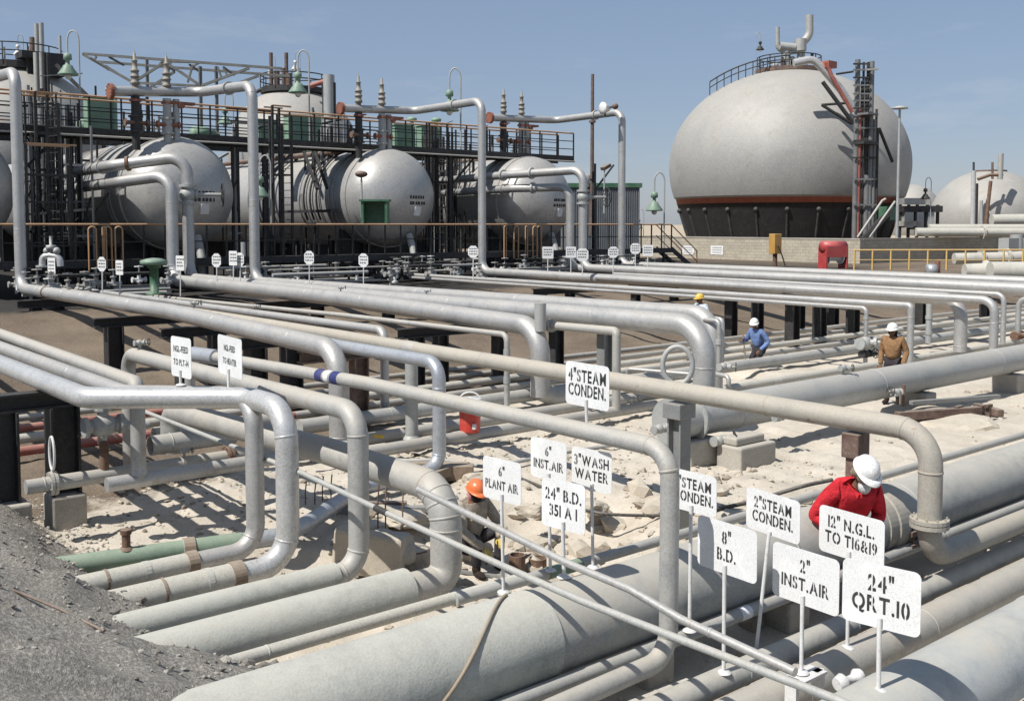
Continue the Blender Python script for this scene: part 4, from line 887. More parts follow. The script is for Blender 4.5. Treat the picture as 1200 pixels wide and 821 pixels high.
# ladders / stair towers between the vessels
def tower(label, pxs, Y, z0, z1, cages=(), mat=BLACKC):
    xs = [xat(p, Y, 6) for p in pxs]; root = empty('ladder_tower', (xs[0], Y, z0)); tag(root, label, 'ladder tower', 'black ladder towers between the vessels')
    for i, x in enumerate(xs):
        yy = Y + (.7 if i % 2 else 0); MB().bar((x, yy, z0), (x, yy, z1 - .35 * (i % 3)), .09, .09, up=Vector((0, 1, 0))).build('upright', mat, root)
    a, b = xs[-2], xs[-1]; z = z0 + .3; m = MB()
    while z < z1 - .3: m.bar((a, Y + (.7 if (len(xs) - 2) % 2 else 0), z), (b, Y + (.7 if (len(xs) - 1) % 2 else 0), z), .03); z += .3
    m.build('rungs', mat, root)
    for zz in (z0 + (z1 - z0) * .33, z0 + (z1 - z0) * .62, z0 + (z1 - z0) * .8):
        MB().bar((xs[0], Y, zz), (xs[-1], Y, zz), .06).build('tie', mat, root); MB().bar((xs[0], Y + .7, zz), (xs[-1], Y + .7, zz), .06).build('tie', mat, root)
    MB().bar((xs[0], Y, z1), (xs[-1] , Y, z1), .06).build('cage_top', HANDR, root); MB().bar((xs[0], Y + .75, z1), (xs[-1], Y + .75, z1), .06).build('cage_top', HANDR, root)
    return root
tower('black ladder tower left of the first whole vessel', (43, 49, 56, 64, 70), 38.9, 1.3, 8.5)
tower('thin uprights left of the first vessel, before its crossing pipes', (30, 62, 80, 90), 38.0, 1.3, 6.6)
tower('black ladder tower in front of the second vessel', (320, 326, 331, 337, 342), 38.2, 1.3, 8.6)
tower('black ladder tower right of the second vessel', (503, 509, 513, 520, 530), 41.0, 1.3, 8.7)
# ladder arcs and bracing on the side of the second vessel
x = xat(455, VY, VZ); root = empty('vessel_stair', (x - VR, VY, 2.5)); tag(root, 'curved black pipes and bracing wrapped over the second vessel', 'stair frame')
for t in (2.4, 3.0, 3.6):
    MB().tube([Vector((x - math.cos(a) * VR * 1.06, VY + t, VZ + math.sin(a) * VR * 1.06)) for a in [R_(-25 + 100 * k / 14) for k in range(15)]], .05, 8).build('curved_pipe', BLACKC, root)
MB().bar((x - VR - .3, VY + .4, 4.4), (x - VR - .3, VY + 6.5, 4.4), .3, .12).build('ledge', BLACKC, root)
MB().bar((x - VR - .3, VY + 1.1, 5.4), (x - VR + .2, VY + 3.4, 7.6), .12).build('brace', BLACKC, root); MB().bar((x - VR - .3, VY + 2.0, 5.4), (x - VR + .2, VY + 4.4, 7.6), .12).build('brace', BLACKC, root)
# green cabinets and motors on the catwalk
def cabinet(label, px, Y, w, h, z=7.36, cap=False, mat=BOXG):
    x = xat(px, Y, z); root = empty('cabinet', (x, Y, z)); tag(root, label, 'cabinet', 'green cabinets on the catwalk')
    m = MB(); m.box((x, Y, z + h / 2), (w, .5, h)); m.build('body', mat, root, hard=.03)
    m = MB(); m.box((x, Y, z + h + .03), (w + .12, .62, .06)); m.build('lid', mat, root)
    m = MB(); m.box((x, Y - .265, z + h / 2), (w * .8, .02, h * .8)); m.build('door', mat, root, hard=.008)
    if cap: m = MB(); m.lathe((x + w * .62, Y, z), UZ, [(0, .18), (h * 1.05, .18), (h * 1.06, .1), (h * 1.2, .1), (h * 1.21, .26), (h * 1.3, .26), (h * 1.34, .1)], 14); m.build('mushroom_vent', mat, root)
cabinet('green cabinet beside the flanged header of the first vessel', 115, 42, .95, 1.45, cap=True); cabinet('green cabinet in front of the white dome', 312, 44, 1.0, 1.2)
cabinet('green cabinet behind the second ladder tower', 350, 43.5, 1.3, 1.5); cabinet('green cabinet right of the white dome', 368, 45, .6, 1.7); cabinet('green cabinet between the second and third headers', 470, 44.5, 1.1, 1.5, cap=True)
cabinet('green cabinet behind the third ladder tower', 500, 44, 1.0, 1.5, cap=True)
for px, lab in ((237, 'low green motor on the catwalk left of the white dome'), (105, 'low green motor left of the flanged header')):
    x = xat(px, 43, 7.4); m = MB(); m.lathe((x - .5, 43, 7.75), (1, 0, 0), [(0, .1), (.05, .28), (.75, .28), (.8, .2), (1.05, .2), (1.06, .06), (1.3, .06)], 14); m.box((x - .1, 43, 7.45), (1.1, .5, .1)); tag(m.build('motor', BOXG), lab, 'motor')
# near walkway in front of the vessels, its rail at eye height
wy = 36.9; wx0, wx1 = xat(-30, wy, 3.8), xat(787, wy, 3.8)
rail('long orange topped handrail in front of the vessels', (wx0, wy, 2.55), (wx1, wy, 2.55), 1.25, 44, 'handrail', 'handrail', (HANDR, BLACKC), None, mid=1)
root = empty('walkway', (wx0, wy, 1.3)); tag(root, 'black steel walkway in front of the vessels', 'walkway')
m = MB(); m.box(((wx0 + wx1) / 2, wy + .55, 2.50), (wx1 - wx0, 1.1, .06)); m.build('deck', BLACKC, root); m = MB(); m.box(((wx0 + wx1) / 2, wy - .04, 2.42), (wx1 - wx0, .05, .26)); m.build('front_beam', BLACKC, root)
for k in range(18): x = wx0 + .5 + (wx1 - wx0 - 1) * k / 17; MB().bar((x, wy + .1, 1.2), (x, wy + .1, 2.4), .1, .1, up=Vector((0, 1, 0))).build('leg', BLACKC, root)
# loops of orange tube hung on the rail
for i, (px, s) in enumerate(((108, 1), (122, 0), (126, 1), (139, 1), (592, 0), (605, 1), (617, 0), (627, 1), (632, 1))):
    x = xat(px, wy - .12, 3.7); w = .13 if s else .06
    pts = fillet([Vector((x - w, wy - .12, 2.2)), Vector((x - w, wy - .12, 3.72)), Vector((x + w, wy - .12, 3.72)), Vector((x + w, wy - .12, 2.25))], w * .95)
    tag(MB().tube(pts, .03, 8).build('orange_tube', HANDR), 'orange bent tube standing against the walkway rail' if 0 else ('orange bent tube against the left half of the walkway rail' if px < 300 else 'orange bent tube against the walkway rail below the third vessel'), 'tube', 'orange tubes on the left rail' if px < 300 else 'orange tubes on the right rail')
# steel stair at the end of the walkway
root = empty('steel_stair', (wx1, wy, 1.3)); tag(root, 'black steel stair down from the end of the walkway', 'stair')
for yy in (wy, wy + 1.1):
    MB().bar((wx1, yy, 2.5), (wx1 + 1.9, yy, 1.35), .06, .24).build('stringer', BLACKC, root)
    MB().tube([Vector((wx1, yy, 3.78)), Vector((wx1 + 2.1, yy, 2.35))], .032, 8).build('stair_rail', HANDR, root); MB().tube([Vector((wx1, yy, 3.2)), Vector((wx1 + 2.1, yy, 1.8))], .025, 8).build('stair_rail', BLACKC, root)
    MB().bar((wx1 + 2.1, yy, 1.3), (wx1 + 2.1, yy, 2.35), .05, .05, up=Vector((0, 1, 0))).build('newel_post', HANDR, root)
for k in range(6): m = MB(); m.box((wx1 + .15 + k * .31, wy + .55, 2.36 - k * .19), (.28, 1.0, .03)); m.build('tread', BLACKC, root)
# dark green box on a pole, lamp standards
def lamp(label, px, ybase, ytop, dep, sc=1.0, side=-1, mat=LAMPG, double=True):
    B = Dp(px, ybase, dep); T = vert(B, ytop); h = T.z - B.z; r = .45 * sc; d = RV * side
    root = empty('lamp_post', B); tag(root, label, 'lamp post', 'swan neck lamp posts')
    arc = [B, B + UZ * (h - r)] + [B + UZ * (h - r) + d * r * .55 * (1 - math.cos(a)) + UZ * r * math.sin(a) for a in [R_(180) * k / 10 for k in range(1, 11)]]
    end = arc[-1]; arc.append(end - UZ * r * 1.2); MB().tube(arc, .035 * sc, 8).build('pole', LEADG, root); e = arc[-1]
    m = MB(); m.lathe(e + UZ * .05 * sc, -UZ, [(0, .04 * sc), (.05 * sc, .16 * sc), (.28 * sc, .18 * sc), (.33 * sc, .08 * sc), (.48 * sc, .08 * sc), (.55 * sc, .2 * sc), (.62 * sc, .22 * sc), (.9 * sc, .42 * sc), (.95 * sc, .42 * sc), (.96 * sc, .2 * sc)], 16); m.build('lamp_head', mat, root)
    m = MB(); m.ball(e - UZ * .95 * sc, .14 * sc, 12, 8); m.build('glass', WPL, root)
lamp('green lamp with two bells, tallest, left of the truss', 95, 155, 36, 42, .95); lamp('green lamp rising beside the white dome', 363, 165, 59, 46, 1.0)
lamp('green lamp under the first relief header', 274, 170, 108, 46, .75); lamp('green lamp hanging in front of the second vessel', 318, 262, 182, 37.5, .8)
lamp('green lamp above the third relief header', 540, 172, 80, 48, 1.05); lamp('blue green lamp standing by the grey sheet building', 778, 300, 202, 58, 1.15)
lamp('small far lamp between the sheet building and the spheroid', 754, 300, 245, 80, .8, mat=LEADG); lamp('dark lamp beside the right hand pump house', 1090, 270, 208, 72, .8, mat=BLACKC)
lamp('small lamp on top of the left dome', 28, 80, 40, 84, .9, mat=WPL); lamp('small lamp on the white dome, left', 323, 105, 66, 85, .8, mat=WPL); lamp('small lamp on the white dome, right', 352, 105, 60, 85, .8, mat=WPL)
def pole(label, px, y0, y1, dep, r, name='pole', mat=LEADG, head=None):
    B = Dp(px, y0, dep); T = vert(B, y1); root = empty(name, B); tag(root, label, name.replace('_', ' '))
    MB().tube([B, T], [r, r * .75], 10).build('shaft', mat, root)
    if head == 'flat': m = MB(); m.lathe(T, UZ, [(0, .1), (.02, .55), (.12, .5), (.22, .12)], 14); m.build('lamp_head', LEADG, root)
    elif head == 'tilt': m = MB(); m.box(T + Vector((.1, 0, .1)), (.5, .3, .16), Matrix.Rotation(R_(-25), 3, 'Y')); m.build('lamp_head', BROWN, root)
    elif head == 'mush': m = MB(); m.ball(T, .22, 12, 8, (1.1, 1.1, .6)); m.build('lamp_head', BROWN, root)
    else:
        for t in (.35, .7): m = MB(); m.lathe(B + (T - B) * t, UZ, [(0, r * 1.6), (.12, r * 1.6)], 10); m.build('joint', mat, root)
    return B, T
pole('tall thin rusty mast between the vessels and the spheroid', 693.5, 275, 87, 62, .13, 'mast', BROWN)
pole('flat topped street lamp in front of the large spheroid', 1051, 278, 128, 70, .11, 'lamp_standard', LEADG, 'flat')
pole('thin post with a tilted lamp before the sheet building', 708, 250, 198, 52, .05, 'lamp_standard', LEADG, 'tilt'); pole('thin post with a brown knob beside the dark green box', 424, 255, 204, 38.5, .045, 'signal_post', LEADG, 'mush')
P = Dp(440, 262, 37.2); root = empty('shelter_box', P); tag(root, 'dark green steel box with a pitched top in front of the second vessel', 'box')
z1 = vert(P, 236).z; w = 30 * 37.2 / F_PX; m = MB(); hh = z1 - P.z
for sx in (-1, 1): m.box(P + RV * (sx * w * .46) + UZ * hh / 2, (w * .10, .7, hh), Matrix.Rotation(FWD - R_(90), 3, 'Z'))
m.box(P + FV * .33 + UZ * hh / 2, (w * .82, .05, hh - .01), Matrix.Rotation(FWD - R_(90), 3, 'Z')); m.build('casing', DKGRN, root)
m = MB(); m.box(P + UZ * (hh + .03), (w * 1.15, .8, .07), Matrix.Rotation(FWD - R_(90), 3, 'Z')); m.build('lid', DKGRN, root)
# grey sheet building, green trim
A = Dp(664, 300, 66); Bp = Dp(749, 300, 66); zt = vert(A, 219).z; root = empty('sheet_building', A); tag(root, 'dark grey sheet clad building with green roof edge', 'building')
c = (A + Bp) / 2; L = (Bp - A).length; rot = Matrix.Rotation(FWD - R_(90), 3, 'Z'); m = MB(); m.box(Vector((c.x, c.y, (1.2 + zt) / 2)) + FV * 4, (L, 8, zt - 1.2), rot); m.build('wall', SHEETM, root)
m = MB(); m.box(Vector((c.x, c.y, zt + .1)) + FV * 4, (L + .3, 8.3, .28), rot); m.build('roof_edge', DKGRN, root)
m = MB()
for k in range(34): m.box(A + RV * (L * (k + .5) / 34) - FV * .03 + UZ * ((1.2 + zt) / 2 - A.z), (.05, .04, zt - 1.3), rot)
m.build('cladding_ribs', SHEETM, root)
m = MB(); q = Dp(686, 214, 66); m.lathe(Vector((q.x, q.y, zt)), UZ, [(0, .3), (.35, .3), (.7, .38), (.8, .2)], 12); m.build('roof_vent', LEADG, root)

# ------------------------------------------------------------------ spheroids
def spheroid(label, cx_px, dep, prof, zbase=1.3, band=False, name='spheroid_tank'):
    B = Dp(cx_px, 280, dep); c = Vector((B.x, B.y, 0)); root = empty(name, (c.x, c.y, zbase)); tag(root, label, 'spheroid tank', 'spheroid tanks')
    if band:
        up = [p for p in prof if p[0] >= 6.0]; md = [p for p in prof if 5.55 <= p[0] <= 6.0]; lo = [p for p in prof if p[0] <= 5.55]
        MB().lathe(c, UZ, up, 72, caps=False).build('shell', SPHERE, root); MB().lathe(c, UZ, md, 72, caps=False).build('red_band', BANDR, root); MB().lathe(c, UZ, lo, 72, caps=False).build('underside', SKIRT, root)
    else: MB().lathe(c, UZ, prof, 56, caps=False).build('shell', SPHERE, root)
    return root, c
def ellip(zc, a, bt, bb, z0, z1, n=40):
    out = []
    for k in range(n + 1):
        z = z0 + (z1 - z0) * (math.sin(R_(-90 + 180 * k / n)) + 1) / 2; t = (z - zc) / (bt if z > zc else bb); out.append((z, a * math.sqrt(max(0, 1 - min(1, t * t)))))
    return out
pf = ellip(8.9, 10.25, 8.3, 9.2, 6.15, 17.2)
pf = [(1.2, 8.1), (2.4, 8.5), (4, 9.03), (5.0, 9.32), (5.55, 9.50)] + [(5.55, 9.51), (6.0, 9.61), (6.0, 9.612)] + pf
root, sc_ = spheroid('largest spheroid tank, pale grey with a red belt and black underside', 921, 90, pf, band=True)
STEELK = paint('dark_grey_columns', (.03, .03, .031), 0, .7, .12)
for k in range(24):
    a = 2 * math.pi * k / 24 + .1; d = Vector((math.cos(a), math.sin(a), 0)); r0 = 9.75; m = MB()
    m.tube([sc_ + d * 9.30 + UZ * 4.9, sc_ + d * 8.78 + UZ * 3.2, sc_ + d * 8.05 + UZ * 1.2], .10, 10); m.ball(sc_ + d * 9.36 + UZ * 5.0, .2, 10, 8); m.build('rib_column', STEELK, root)
# crown deck, rail and vent pipes of the large spheroid
DT = 90
m = MB(); m.lathe(sc_ + UZ * 16.9, UZ, [(0, 2.9), (.35, 2.9), (.36, 2.6)], 30, smooth=False); m.build('crown_deck', BROWN, root)
rp = []
for k in range(9):
    a = R_(215) - R_(115) * k / 8; R0 = 3.1 if k > 2 else 3.1 + (3 - k) * 1.7
    z = 8.9 + 8.3 * math.sqrt(max(0, 1 - (R0 / 10.6) ** 2)) + 1.0; d = RV * math.cos(a) - FV * math.sin(a) * -1; rp.append(sc_ + d * R0 + UZ * z)
rp = []
for k in range(12):
    t = k / 11; lat = -7.1 + 6.5 * t; R0 = abs(lat); z = 8.9 + 8.3 * math.sqrt(max(0, 1 - (R0 / 10.6) ** 2 * .98)); rp.append(sc_ + RV * lat - FV * (1.2 + 1.2 * t) + UZ * (z + .95))
MB().tube(rp, .06, 6).build('crown_rail', BLACKC, root); MB().tube([q - UZ * .5 for q in rp], .045, 6).build('crown_rail', BLACKC, root)
for q in rp: MB().tube([q, q - UZ * 1.15], .04, 6).build('rail_post', BLACKC, root)
def dpipe(pts, r, mat, dep, nm='vent_pipe'): MB().tube(fillet([Dp(x, y, dep) for x, y in pts], r * 3), r, 12).build(nm, mat, root)
dpipe([(948.5, 18), (948.5, 42), (939, 52), (938, 88)], .34, DUSTY, 89); dpipe([(911, 32), (911, 60), (925, 60)], .2, DUSTY, 89); dpipe([(921, 56), (921, 84)], .4, LEADG, 89)
dpipe([(914, 54), (932, 56)], .35, LEADG, 88.8); dpipe([(925, 62), (942, 60)], .18, LEADG, 88.8); dpipe([(938, 46), (938, 60)], .5, DUSTY, 88.8)
dpipe([(930, 74), (953, 69), (967, 84), (985, 105), (1000, 128)], .30, SILVERB, 79, 'downcomer'); dpipe([(968, 73), (975, 90), (999, 132)], .15, REDP, 78.6, 'red_pipe')
m = MB(); m.box(Dp(972, 76, 79), (1.1, .6, .5)); m.build('red_box', BANDR, root)
for pts, rr in (([(964, 96), (1000, 145)], .16), ([(963, 123), (998, 145)], .12), ([(963, 123), (990, 121)], .1), ([(1030, 150), (1046, 190)], .12), ([(980, 87), (1000, 84)], .08)): dpipe(pts, rr, BLACKC, 78.5, 'stay')
# tower of risers on its near side
TOWG = paint('tower_grey', (.16, .165, .17), .2, .6, .2)
root = empty('riser_tower', Dp(1008, 280, 77)); tag(root, 'tall tower of grey and red risers with a ladder beside the large spheroid', 'riser tower')
for px, y0, y1, r, mt in ((1001, 280, 70, .2, TOWG), (1004.5, 280, 128, .16, REDP), (1008, 280, 73, .09, BLACKC), (1006, 280, 95, .07, BLACKC), (1024, 280, 128, .09, BLACKC), (1011, 280, 90, .08, BLACKC), (1013, 280, 73, .10, BLACKC), (1017.5, 280, 72, .19, TOWG), (1022, 280, 140, .14, TOWG), (1026, 280, 150, .10, BLACKC), (1014, 280, 205, .22, TOWG)):
    B = Dp(px, y0, 77); MB().tube([B, vert(B, y1)], r, 10).build('riser', mt, root)
for y in (75, 82, 91, 100, 110, 118, 127, 137, 150, 165, 185, 210, 240):
    MB().bar(Dp(1000, y, 76.7), Dp(1019 if y < 140 else 1027, y, 76.7), .12).build('tie', BLACKC if y % 2 else TOWG, root)
MB().bar(Dp(1015, 82, 76.5), Dp(1029, 81, 76.5), .3, .12).build('top_bracket', DUSTY, root); m = MB(); m.box(Dp(1017, 134, 76.5), (1.4, .9, .14)); m.build('landing', TOWG, root)
m = MB(); m.box(Dp(1014, 168, 76.2), (2.0, 1.0, .2)); m.build('landing', BLACKC, root)
# stair with handrails down to the dike, small pump house, tanks on the right
root = empty('steel_stair', Dp(1010, 279, 74)); tag(root, 'open steel stair with pale handrails behind the dike wall', 'stair')
for pts in ([(1005, 278), (1034, 235), (1038, 233)], [(1019, 278), (1049, 236)]): MB().tube([Dp(x, y, 74) for x, y in pts], .09, 8).build('stair_rail', DUSTY, root)
MB().bar(Dp(1012, 280, 74.4), Dp(1042, 248, 74.4), .9, .25).build('stringer', BLACKC, root); m = MB(); m.box(Dp(1040, 250, 74.8), (.9, .9, 1.0)); m.build('green_motor', DKGRN, root)
root = empty('pump_house', Dp(1075, 279, 82)); tag(root, 'dark steel platform with machinery right of the large spheroid', 'platform')
for (x0, x1, y, h, mt) in ((1053, 1100, 245, .5, BLACKC), (1053, 1085, 236, .5, DUSTY), (1056, 1066, 255, 1.6, LEADG), (1070, 1078, 258, 1.5, LEADG), (1083, 1090, 259, 1.6, LEADG), (1052, 1075, 262, .4, CONC)):
    a, b = Dp(x0, y, 82), Dp(x1, y, 82); MB().bar(a, b, 1.6, h).build('platform_part' if 0 else 'deck', mt, root)
for px in (1054, 1064, 1074, 1086, 1098): B = Dp(px, 280, 82); MB().bar(B, vert(B, 240), .2, .2, up=FV).build('leg', BLACKC, root)
for px, py in ((1096, 258), (1110, 256)):
    pass
root, c = spheroid('far spheroid at the right edge, red and white pipes down its front', 1157, 200, ellip(5.2, 10.6, 9.2, 9, 1, 14.1))
m = MB(); m.lathe(c + UZ * 13.7, UZ, [(0, 3.2), (.6, 3.2)], 24, smooth=False); m.build('crown_deck', BROWN, root)
for pts, r, mt in (([(1141, 200), (1140, 265)], .45, SILVERB), ([(1144, 215), (1143, 265)], .4, BLACKC), ([(1161, 212), (1155, 265)], .34, RUST), ([(1150, 235), (1150, 265)], .3, LEADG), ([(1173, 180), (1172, 210)], .5, DUSTY), ([(1163, 190), (1163, 210)], .22, BROWN), ([(1141, 200), (1141, 190)], .2, BLACKC), ([(1146, 210), (1160, 205), (1175, 205)], .3, RUST)):
    MB().tube([Dp(x, y, 188) for x, y in pts], r, 8).build('riser', mt, root)
spheroid('farthest spheroid, small and half hidden by the pump platform', 1068, 235, ellip(5.5, 6.5, 7.5, 8, 1, 13))
B = Dp(1196, 265, 260); m = MB(); m.box((B.x, B.y, 7), (7, 7, 13)); o = m.build('block_building', CONC); tag(o, 'small grey block building at the far right horizon', 'building')
# domes behind the vessels
def dome(label, px, yc, Rpx, dep):
    c = Dp(px, yc, dep); R = Rpx * dep / F_PX; root = empty('sphere_tank', (c.x, c.y, 1.3)); tag(root, label, 'spherical tank', 'spherical tanks behind the vessels')
    MB().ball(c, R, 48, 28).build('shell', SPHERE, root); zt = c.z + R
    m = MB(); m.lathe(Vector((c.x, c.y, zt - R * .09)), UZ, [(0, R * .50), (R * .08, R * .50), (R * .085, R * .42)], 28, smooth=False); m.build('crown_deck', BLACKC, root)
    for zz in (.10, .19): MB().tube([Vector((c.x + math.cos(a) * R * .5, c.y + math.sin(a) * R * .5, zt + R * zz)) for a in [2 * math.pi * k / 24 for k in range(25)]], .05, 6).build('crown_rail', BLACKC, root)
    for k in range(12): a = 2 * math.pi * k / 12; q = Vector((c.x + math.cos(a) * R * .5, c.y + math.sin(a) * R * .5, zt - R * .05)); MB().tube([q, q + UZ * R * .24], .045, 6).build('rail_post', BLACKC, root)
    for k in range(8): a = 2 * math.pi * k / 8 + .2; q = Vector((c.x + math.cos(a) * R * .97, c.y + math.sin(a) * R * .97, 0)); MB().tube([q + UZ * 1.2, q + UZ * c.z], .35, 10).build('leg', LEADG, root)
    return root
root = dome('dusty white dome at the left edge behind the vessels', 22, 176, 98, 85)
for x, y0, y1, r in ((44, 62, 28, .2), (49.5, 62, 27, .2), (39, 62, 44, .25), (71, 66, 42, .12), (33, 60, 54, .1), (5, 70, 55, .12)): B = Dp(x, y0 + 12, 84); MB().tube([B, vert(B, y1)], r, 8).build('vent_pipe', BROWN if r > .2 else LEADG, root)
m = MB(); m.box(Dp(50, 67, 83), (3.6, 2, .5)); m.box(Dp(42, 80, 83), (1.6, 1.4, 2.4)); m.box(Dp(56, 78, 83), (2.2, 1.6, 1.6)); m.build('valve_platform', BLACKC, root)
for x in (44, 47, 50, 53, 57): B = Dp(x, 118, 80); MB().tube([B, vert(B, 62)], .13 + .05 * (x % 3), 8).build('riser', BLACKC if x % 2 else DUSTY, root)
MB().bar(Dp(66, 76, 80), Dp(102, 112, 80), .25).build('stay', BLACKC, root)
root = dome('white dome behind the second vessel, with vent pipes on top', 345, 180, 75, 85)
for x, y0, y1, r in ((318, 95, 62, .16), (336, 100, 62, .16), (324.5, 98, 83, .25), (333, 98, 80, .2), (346, 100, 75, .1), (339, 100, 86, .28), (351, 100, 80, .08)): B = Dp(x, y0 + 6, 84); MB().tube([B, vert(B, y1)], r, 8).build('vent_pipe', BROWN if x < 340 else LEADG, root)
MB().tube([Dp(x, y, 84) for x, y in ((300, 108), (312, 102), (330, 101))], .16, 8).build('crown_pipe', BLACKC, root); MB().tube([Dp(x, y, 82) for x, y in ((363, 101), (382, 95), (386, 96))], .2, 8).build('red_pipe', REDP, root)
for x, y0, y1, r in ((386, 160, 88, .42), (391, 160, 97, .2), (379, 140, 100, .08)): B = Dp(x, y0, 76); MB().tube([B, vert(B, y1)], r, 10).build('riser', LEADG if r > .3 else BLACKC, root)
# steel roof truss above the first vessel
root = empty('steel_truss', Dp(222, 160, 60)); tag(root, 'open steel truss standing above the first vessel', 'truss')
T = lambda x, y, o=0: Dp(x, y, 60) + FV * o
def ch(a, b, w=.14, nm='member'): MB().bar(a, b, w).build(nm, STEELD, root)
STEELD = paint('weathered_truss_steel', (.12, .125, .12), .1, .7, .3, var=.3)
for o, dy in ((0, 0), (2.2, 2.5)):
    ch(T(97, 63 + dy, o), T(330, 82 + dy if 0 else 80.5 + dy, o), .14, 'top_chord')
    for p, q in (((97, 64), (156, 97)), ((156, 97), (235, 101)), ((156, 97), (190, 75)), ((197, 75), (235, 101)), ((235, 101), (292, 80)), ((106, 68), (110, 80) if 0 else (128, 82))): ch(T(p[0], p[1] + dy, o), T(q[0], q[1] + dy, o))
    B = T(236 if o == 0 else 242, 158, o); ch(B, vert(B, 78), .16, 'leg'); B = T(157, 100, o); ch(B, vert(B, 69), .16, 'leg')
for p in ((128, 67), (190, 74), (222, 76), (262, 79)): ch(T(*p), T(p[0], p[1] + 2.5, 2.2), .1)
for p in ((110, 72, 113, 66), (226, 76, 220, 97), (255, 79, 260, 92), (262, 80, 267, 90)): ch(T(p[0], p[1]), T(p[2], p[3]), .1)
ch(T(183, 69, 1), T(228, 70, 1), .12); ch(T(183, 69, 1), T(180, 73, 1), .1); ch(T(228, 70, 1), T(220, 75, 1), .1); ch(T(194, 66, 1), T(190, 82, 1), .12)

# ------------------------------------------------------------------ dike wall, right hand side
def blockwall_mat():
    m, t, b = nodemat('concrete_block_masonry'); p = wpos(t); s = t.nodes.new('ShaderNodeSeparateXYZ'); t.links.new(p, s.inputs[0])
    cx = t.nodes.new('ShaderNodeCombineXYZ'); t.links.new(mth(t, 'ADD', s.outputs['Y'], s.outputs['X']), cx.inputs[0]); t.links.new(s.outputs['Z'], cx.inputs[1])
    br = t.nodes.new('ShaderNodeTexBrick'); t.links.new(cx.outputs[0], br.inputs['Vector']); br.inputs['Scale'].default_value = 1.0
    br.inputs['Color1'].default_value = (.42, .375, .295, 1); br.inputs['Color2'].default_value = (.34, .305, .245, 1); br.inputs['Mortar'].default_value = (.25, .215, .17, 1)
    br.inputs['Brick Width'].default_value = .42; br.inputs['Row Height'].default_value = .21; br.inputs['Mortar Size'].default_value = .016
    n = noise(t, 2.3, 6, .65, p); n2 = noise(t, 24, 4, .6, p)
    c = mixc(t, rng(t, n, .42, .7, 0, .6), br.outputs['Color'], (.45, .41, .33)); c = mixc(t, rng(t, n2, .5, .75, 0, .4), c, (.24, .21, .165))
    t.links.new(c, b.inputs['Base Color']); b.inputs['Roughness'].default_value = .95; bump(t, b, br.outputs['Fac'], -.5, .02); return m
BLOCKW = blockwall_mat()
Kc = Dp(1008, 281, 65); zt = Kc.z; root = empty('dike_wall', (Kc.x, Kc.y, 1.3)); tag(root, 'concrete block dike wall around the large spheroid', 'wall')
e1 = alongx(Kc, 690, Vector((0, 1, 0))); L = e1.y - Kc.y
m = MB(); m.box((Kc.x + .15, Kc.y + L / 2, (.9 + zt) / 2), (.3, L, zt - .9)); m.build('lit_side', BLOCKW, root); m = MB(); m.box((Kc.x + .15, Kc.y + L / 2, zt + .04), (.36, L + .02, .08)); m.build('coping', CONC, root)
e2 = alongx(Kc, 1171, Vector((1, 0, 0))); L2 = e2.x - Kc.x
m = MB(); m.box((Kc.x + .302 + L2 / 2, Kc.y + .15, (.9 + zt) / 2), (L2, .3, zt - .9)); m.build('shaded_side', BLOCKW, root); m = MB(); m.box((Kc.x + .34 + L2 / 2, Kc.y + .15, zt + .04), (L2 - .02, .36, .08)); m.build('coping', CONC, root)
for px, lab, sh in ((807, 'clipped white plate with faded lettering on the dike wall, left one', 1), (840.5, 'white plate with faded lettering on the dike wall, right one', 0)):
    q = alongx(Kc, px, Vector((0, 1, 0))); o = Vector((q.x - .03, q.y, vert(q, 293).z)); root = empty('wall_sign', o); tag(root, lab, 'sign', 'plates on the dike wall')
    plate('plate', o, Vector((0, -1, 0)), Vector((-1, 0, 0)), 1.15, .66, .16 if sh else .05, WHITE, root, cham=bool(sh)); m = MB()
    for j in range(3):
        u = -.4
        while u < .36:
            l = rnd.uniform(.06, .14); a = o + Vector((-.004, -u - l / 2, .17 - .17 * j)); m.add([a + Vector((0, l / 2, -.025)), a + Vector((0, -l / 2, -.025)), a + Vector((0, -l / 2, .025)), a + Vector((0, l / 2, .025))], [(0, 1, 2, 3)]); u += l + .04
    m.build('lettering', INKF, root)
# orange box on a post, red hose reel cabinet, yellow handrail
B = Dp(908, 316, 60); root = empty('call_box', B); tag(root, 'tall orange box on a rusty post with a hanging hose before the dike wall', 'box')
rot = Matrix.Rotation(FWD - R_(90) + .5, 3, 'Z'); T_ = vert(B, 285); m = MB(); m.box(T_ + UZ * ((vert(B, 273.5).z - vert(B, 297).z) / 2 - .62), (.55, .5, vert(B, 273.5).z - vert(B, 297).z), rot); m.build('casing', ORANGE, root, hard=.03)
MB().tube([B - UZ * .6, vert(B, 296)], .14, 10).build('post', RUST, root); MB().tube([vert(B, 288) - FV * .3 + RV * .1, vert(B, 300) - FV * .3 + RV * .35, B - FV * .3 + RV * .6], .04, 6).build('hose', RUBBER, root)
B = Dp(976, 318, 58); root = empty('hose_cabinet', B); tag(root, 'red fire hose cabinet with a rounded top before the dike wall', 'hose cabinet')
zT = vert(B, 281).z; rot = Matrix.Rotation(FWD - R_(90) + .35, 3, 'Z'); ux = rot @ Vector((1, 0, 0)); uy = rot @ Vector((0, 1, 0)); w = 1.5
m = MB(); m.lathe(Vector((B.x, B.y, zT - .4)) - ux * w / 2, ux, [(0, .02), (0, .34), (w, .34), (w, .02)], 22); m.build('round_cover', REDH, root)
for sx in (-1, 1): m = MB(); m.box(Vector((B.x, B.y, (zT - .45 + B.z - .4) / 2)) + ux * sx * (w / 2 - .06) , (.10, .75, zT - .45 - B.z + .4), rot); m.build('side_plate', REDH, root)
